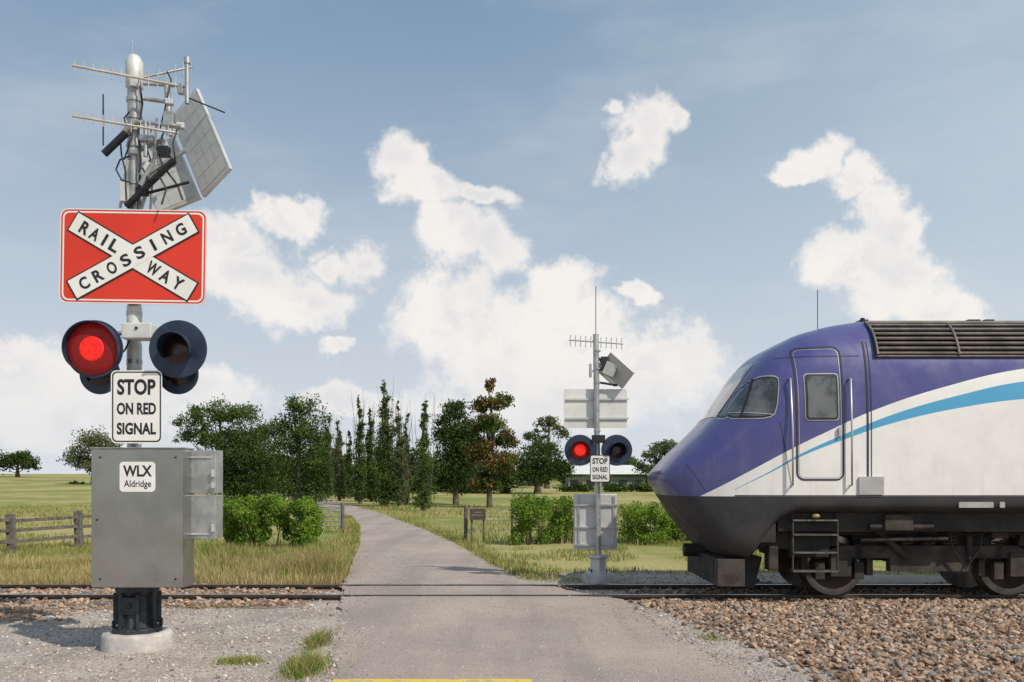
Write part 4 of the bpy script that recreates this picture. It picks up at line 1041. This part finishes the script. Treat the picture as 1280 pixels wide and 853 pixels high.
for z in (.45, .68, .9, 1.08):
    mb.box(((xa+xb)/2, LDp+.09, z), (xb-xa, .14, .02), 'under2')
    mb.box(((xa+xb)/2, LDp+.012, z), (xb-xa, .01, .018), 'step')
mb.obj('cab_steps', train)
mb = MB(); mb.box((X_(958, LDp), LDp+.15, .95), (.25, .25, .3), 'under'); mb.box((X_(970, LDp), LDp+.2, .6), (.12, .2, .3), 'under2')
mb.box((X_(1020, LDp), LDp+.3, .85), (.5, .1, .5), 'under')
mb.box((X_(1125, LDp), LDp+.12, 1.05), (.35, .2, .2), 'under2'); mb.cyl((X_(1090, LDp), LDp+.1, 1.0), (X_(1170, LDp), LDp+.1, 1.0), .05, 'under2', seg=12)
for px in (1150, 1172, 1190, 1235): mb.box((X_(px, LDp), LDp+.18, 1.08), (.12, .14, .2), 'under')
M['amber'] = mat('amber_lens', (.6, .3, .1), None, .3)
mb.sphere((X_(1020, LDp), LDp-.0, Z_(645, LDp)), (.05, .03, .03), 'amber')
mb.obj('underframe_equipment', train, bevel=.012)
mb = MB()
for sgn in (-1, 1):
    mb.sphere((2.19, TY+sgn*.5, 1.84), (.05, .1, .05), 'glass')
mb.obj('headlights', train)

# ------------------------------------------------------------------ sky, sun
SUN = Vector((.62, -.52, .84)).normalized(); elv = math.asin(SUN.z); azm = math.atan2(SUN.x, SUN.y)
wd = bpy.data.worlds.new('World'); scene.world = wd; wd.use_nodes = True
try:
    wd.cycles.sampling_method = 'MANUAL'; wd.cycles.sample_map_resolution = 512
except Exception: pass
nt = NT(wd.node_tree); bg = wd.node_tree.nodes['Background']; bg.inputs[1].default_value = .1
sky = nt.n('ShaderNodeTexSky', sky_type='NISHITA'); sky.sun_disc = False; sky.sun_elevation = elv; sky.sun_rotation = azm
sky.dust_density = 1.5; sky.ozone_density = 1.0; sky.air_density = 1.0
tc = nt.n('ShaderNodeTexCoord').outputs['Generated']
sp = nt.n('ShaderNodeSeparateXYZ'); nt.l(tc, sp.inputs[0])
az = nt.math('ARCTAN2', sp.outputs[0], sp.outputs[1]); el = nt.math('ARCSINE', sp.outputs[2])
cb = nt.n('ShaderNodeCombineXYZ'); nt.l(az, cb.inputs[0]); nt.l(el, cb.inputs[1])
def vm(op, a_, b_, c_=None):
    nd = nt.n('ShaderNodeVectorMath', operation=op)
    for i, v in enumerate((a_, b_, c_)):
        if v is None: continue
        if isinstance(v, bpy.types.NodeSocket): nt.l(v, nd.inputs[i])
        else: nd.inputs[i].default_value = v
    return nd.outputs[0]
n1 = nt.noise(tc, 9, 5, .6, 1)
wp = vm('ADD', cb.outputs[0], vm('MULTIPLY_ADD', n1, (.12, .10, 0), (-.060, -.050, 0)))
CL = [(805, 160, 36, 32), (790, 195, 24, 26), (768, 130, 12, 9), (838, 153, 20, 12),
      (985, 215, 24, 10), (1022, 190, 30, 16), (1060, 225, 24, 20), (1085, 265, 22, 26), (1065, 325, 40, 28), (1112, 345, 42, 40), (1155, 385, 50, 22), (1105, 290, 24, 26),
      (495, 200, 32, 34), (520, 238, 48, 24), (595, 240, 44, 13), (565, 290, 46, 34), (612, 310, 42, 32), (575, 395, 58, 52), (640, 430, 105, 56), (705, 360, 48, 34), (740, 405, 58, 38), (810, 450, 75, 42), (700, 490, 170, 50), (798, 358, 17, 8),
      (362, 272, 42, 17), (458, 340, 40, 24), (398, 335, 20, 15), (270, 295, 44, 28), (300, 345, 58, 38), (370, 390, 70, 28), (428, 448, 26, 11), (20, 455, 80, 38), (80, 515, 120, 38), (240, 500, 80, 24), (430, 500, 90, 18)]
dcur = None
for (px, py, rx, ry) in CL:
    u, v = (px-640)/F, (HY-py)/F; a_ = math.atan(u); e_ = math.atan(v*math.cos(a_)); rx, ry = rx/F*1.15, ry/F*1.15
    ln = nt.n('ShaderNodeVectorMath', operation='LENGTH')
    nt.l(vm('MULTIPLY_ADD', wp, (1/rx, 1/ry, 0), (-a_/rx, -e_/ry, 0)), ln.inputs[0])
    dcur = ln.outputs['Value'] if dcur is None else nt.math('SMOOTH_MIN', dcur, ln.outputs['Value'], .25)
fb = nt.noise(tc, 17, 7, .66)
dd = nt.math('ADD', dcur, nt.math('MULTIPLY', nt.math('SUBTRACT', fb, .5), 2.1))
mask = nt.mr(dd, 1.22, .60)
gen = nt.mr(nt.noise(tc, 2.6, 5, .6), .54, .68)
oth = nt.math('MULTIPLY', gen, nt.mr(nt.math('ABSOLUTE', az), .62, .85))
wisp = nt.math('MULTIPLY', nt.mr(nt.noise(vm('MULTIPLY', tc, (1, 1, 3.)), 3.5, 5, .6), .42, .75), .25)
haze = nt.math('POWER', nt.mr(el, .58, 0., 0., 1., False), 1.5)
base = nt.mix(nt.math('MULTIPLY', haze, .95), nt.mix(.65, sky.outputs[0], (2.25, 3.75, 5.3)), (7.3, 7.6, 8.1))
base = nt.mix(nt.math('MULTIPLY', nt.mr(az, -.1, .75), .5), base, (6.0, 7.0, 7.7))
base = nt.mix(wisp, base, (7.6, 7.7, 7.9))
edge = nt.mr(dd, 1.0, .2)
shade = nt.mr(nt.math('ADD', fb, nt.math('MULTIPLY', nt.noise(tc, 8, 3, .5), .7)), .74, .98)
ccol = nt.mix(nt.math('MULTIPLY', shade, nt.math('MULTIPLY', edge, .75)), (9.4, 9.0, 8.6), (7.4, 7.3, 7.5))
low = nt.mr(el, .0, .16, .45, 1.)
allm = nt.math('MAXIMUM', nt.math('MULTIPLY', mask, .93), oth)
fin = nt.mix(nt.math('MULTIPLY', allm, low), base, ccol)
nt.l(fin, bg.inputs[0])
sl = bpy.data.lights.new('sun', 'SUN'); sl.energy = 4.0; sl.angle = math.radians(.5); sl.color = (1, .92, .80)
so = bpy.data.objects.new('sun', sl); scene.collection.objects.link(so); so.rotation_euler = SUN.to_track_quat('Z', 'Y').to_euler(); so.location = SUN*60
# ------------------------------------------------------------------ camera
cd = bpy.data.cameras.new('camera'); cam = bpy.data.objects.new('camera', cd); scene.collection.objects.link(cam)
cam.location = (0, 0, H); cam.rotation_euler = (math.pi/2, 0, 0); cd.sensor_width = 36; cd.lens = 36*F/1280
cd.shift_y = (HY-426.5)/1280; cd.clip_end = 6000; scene.camera = cam
scene.view_settings.view_transform = 'Standard'; scene.view_settings.look = 'None'; scene.view_settings.exposure = 0
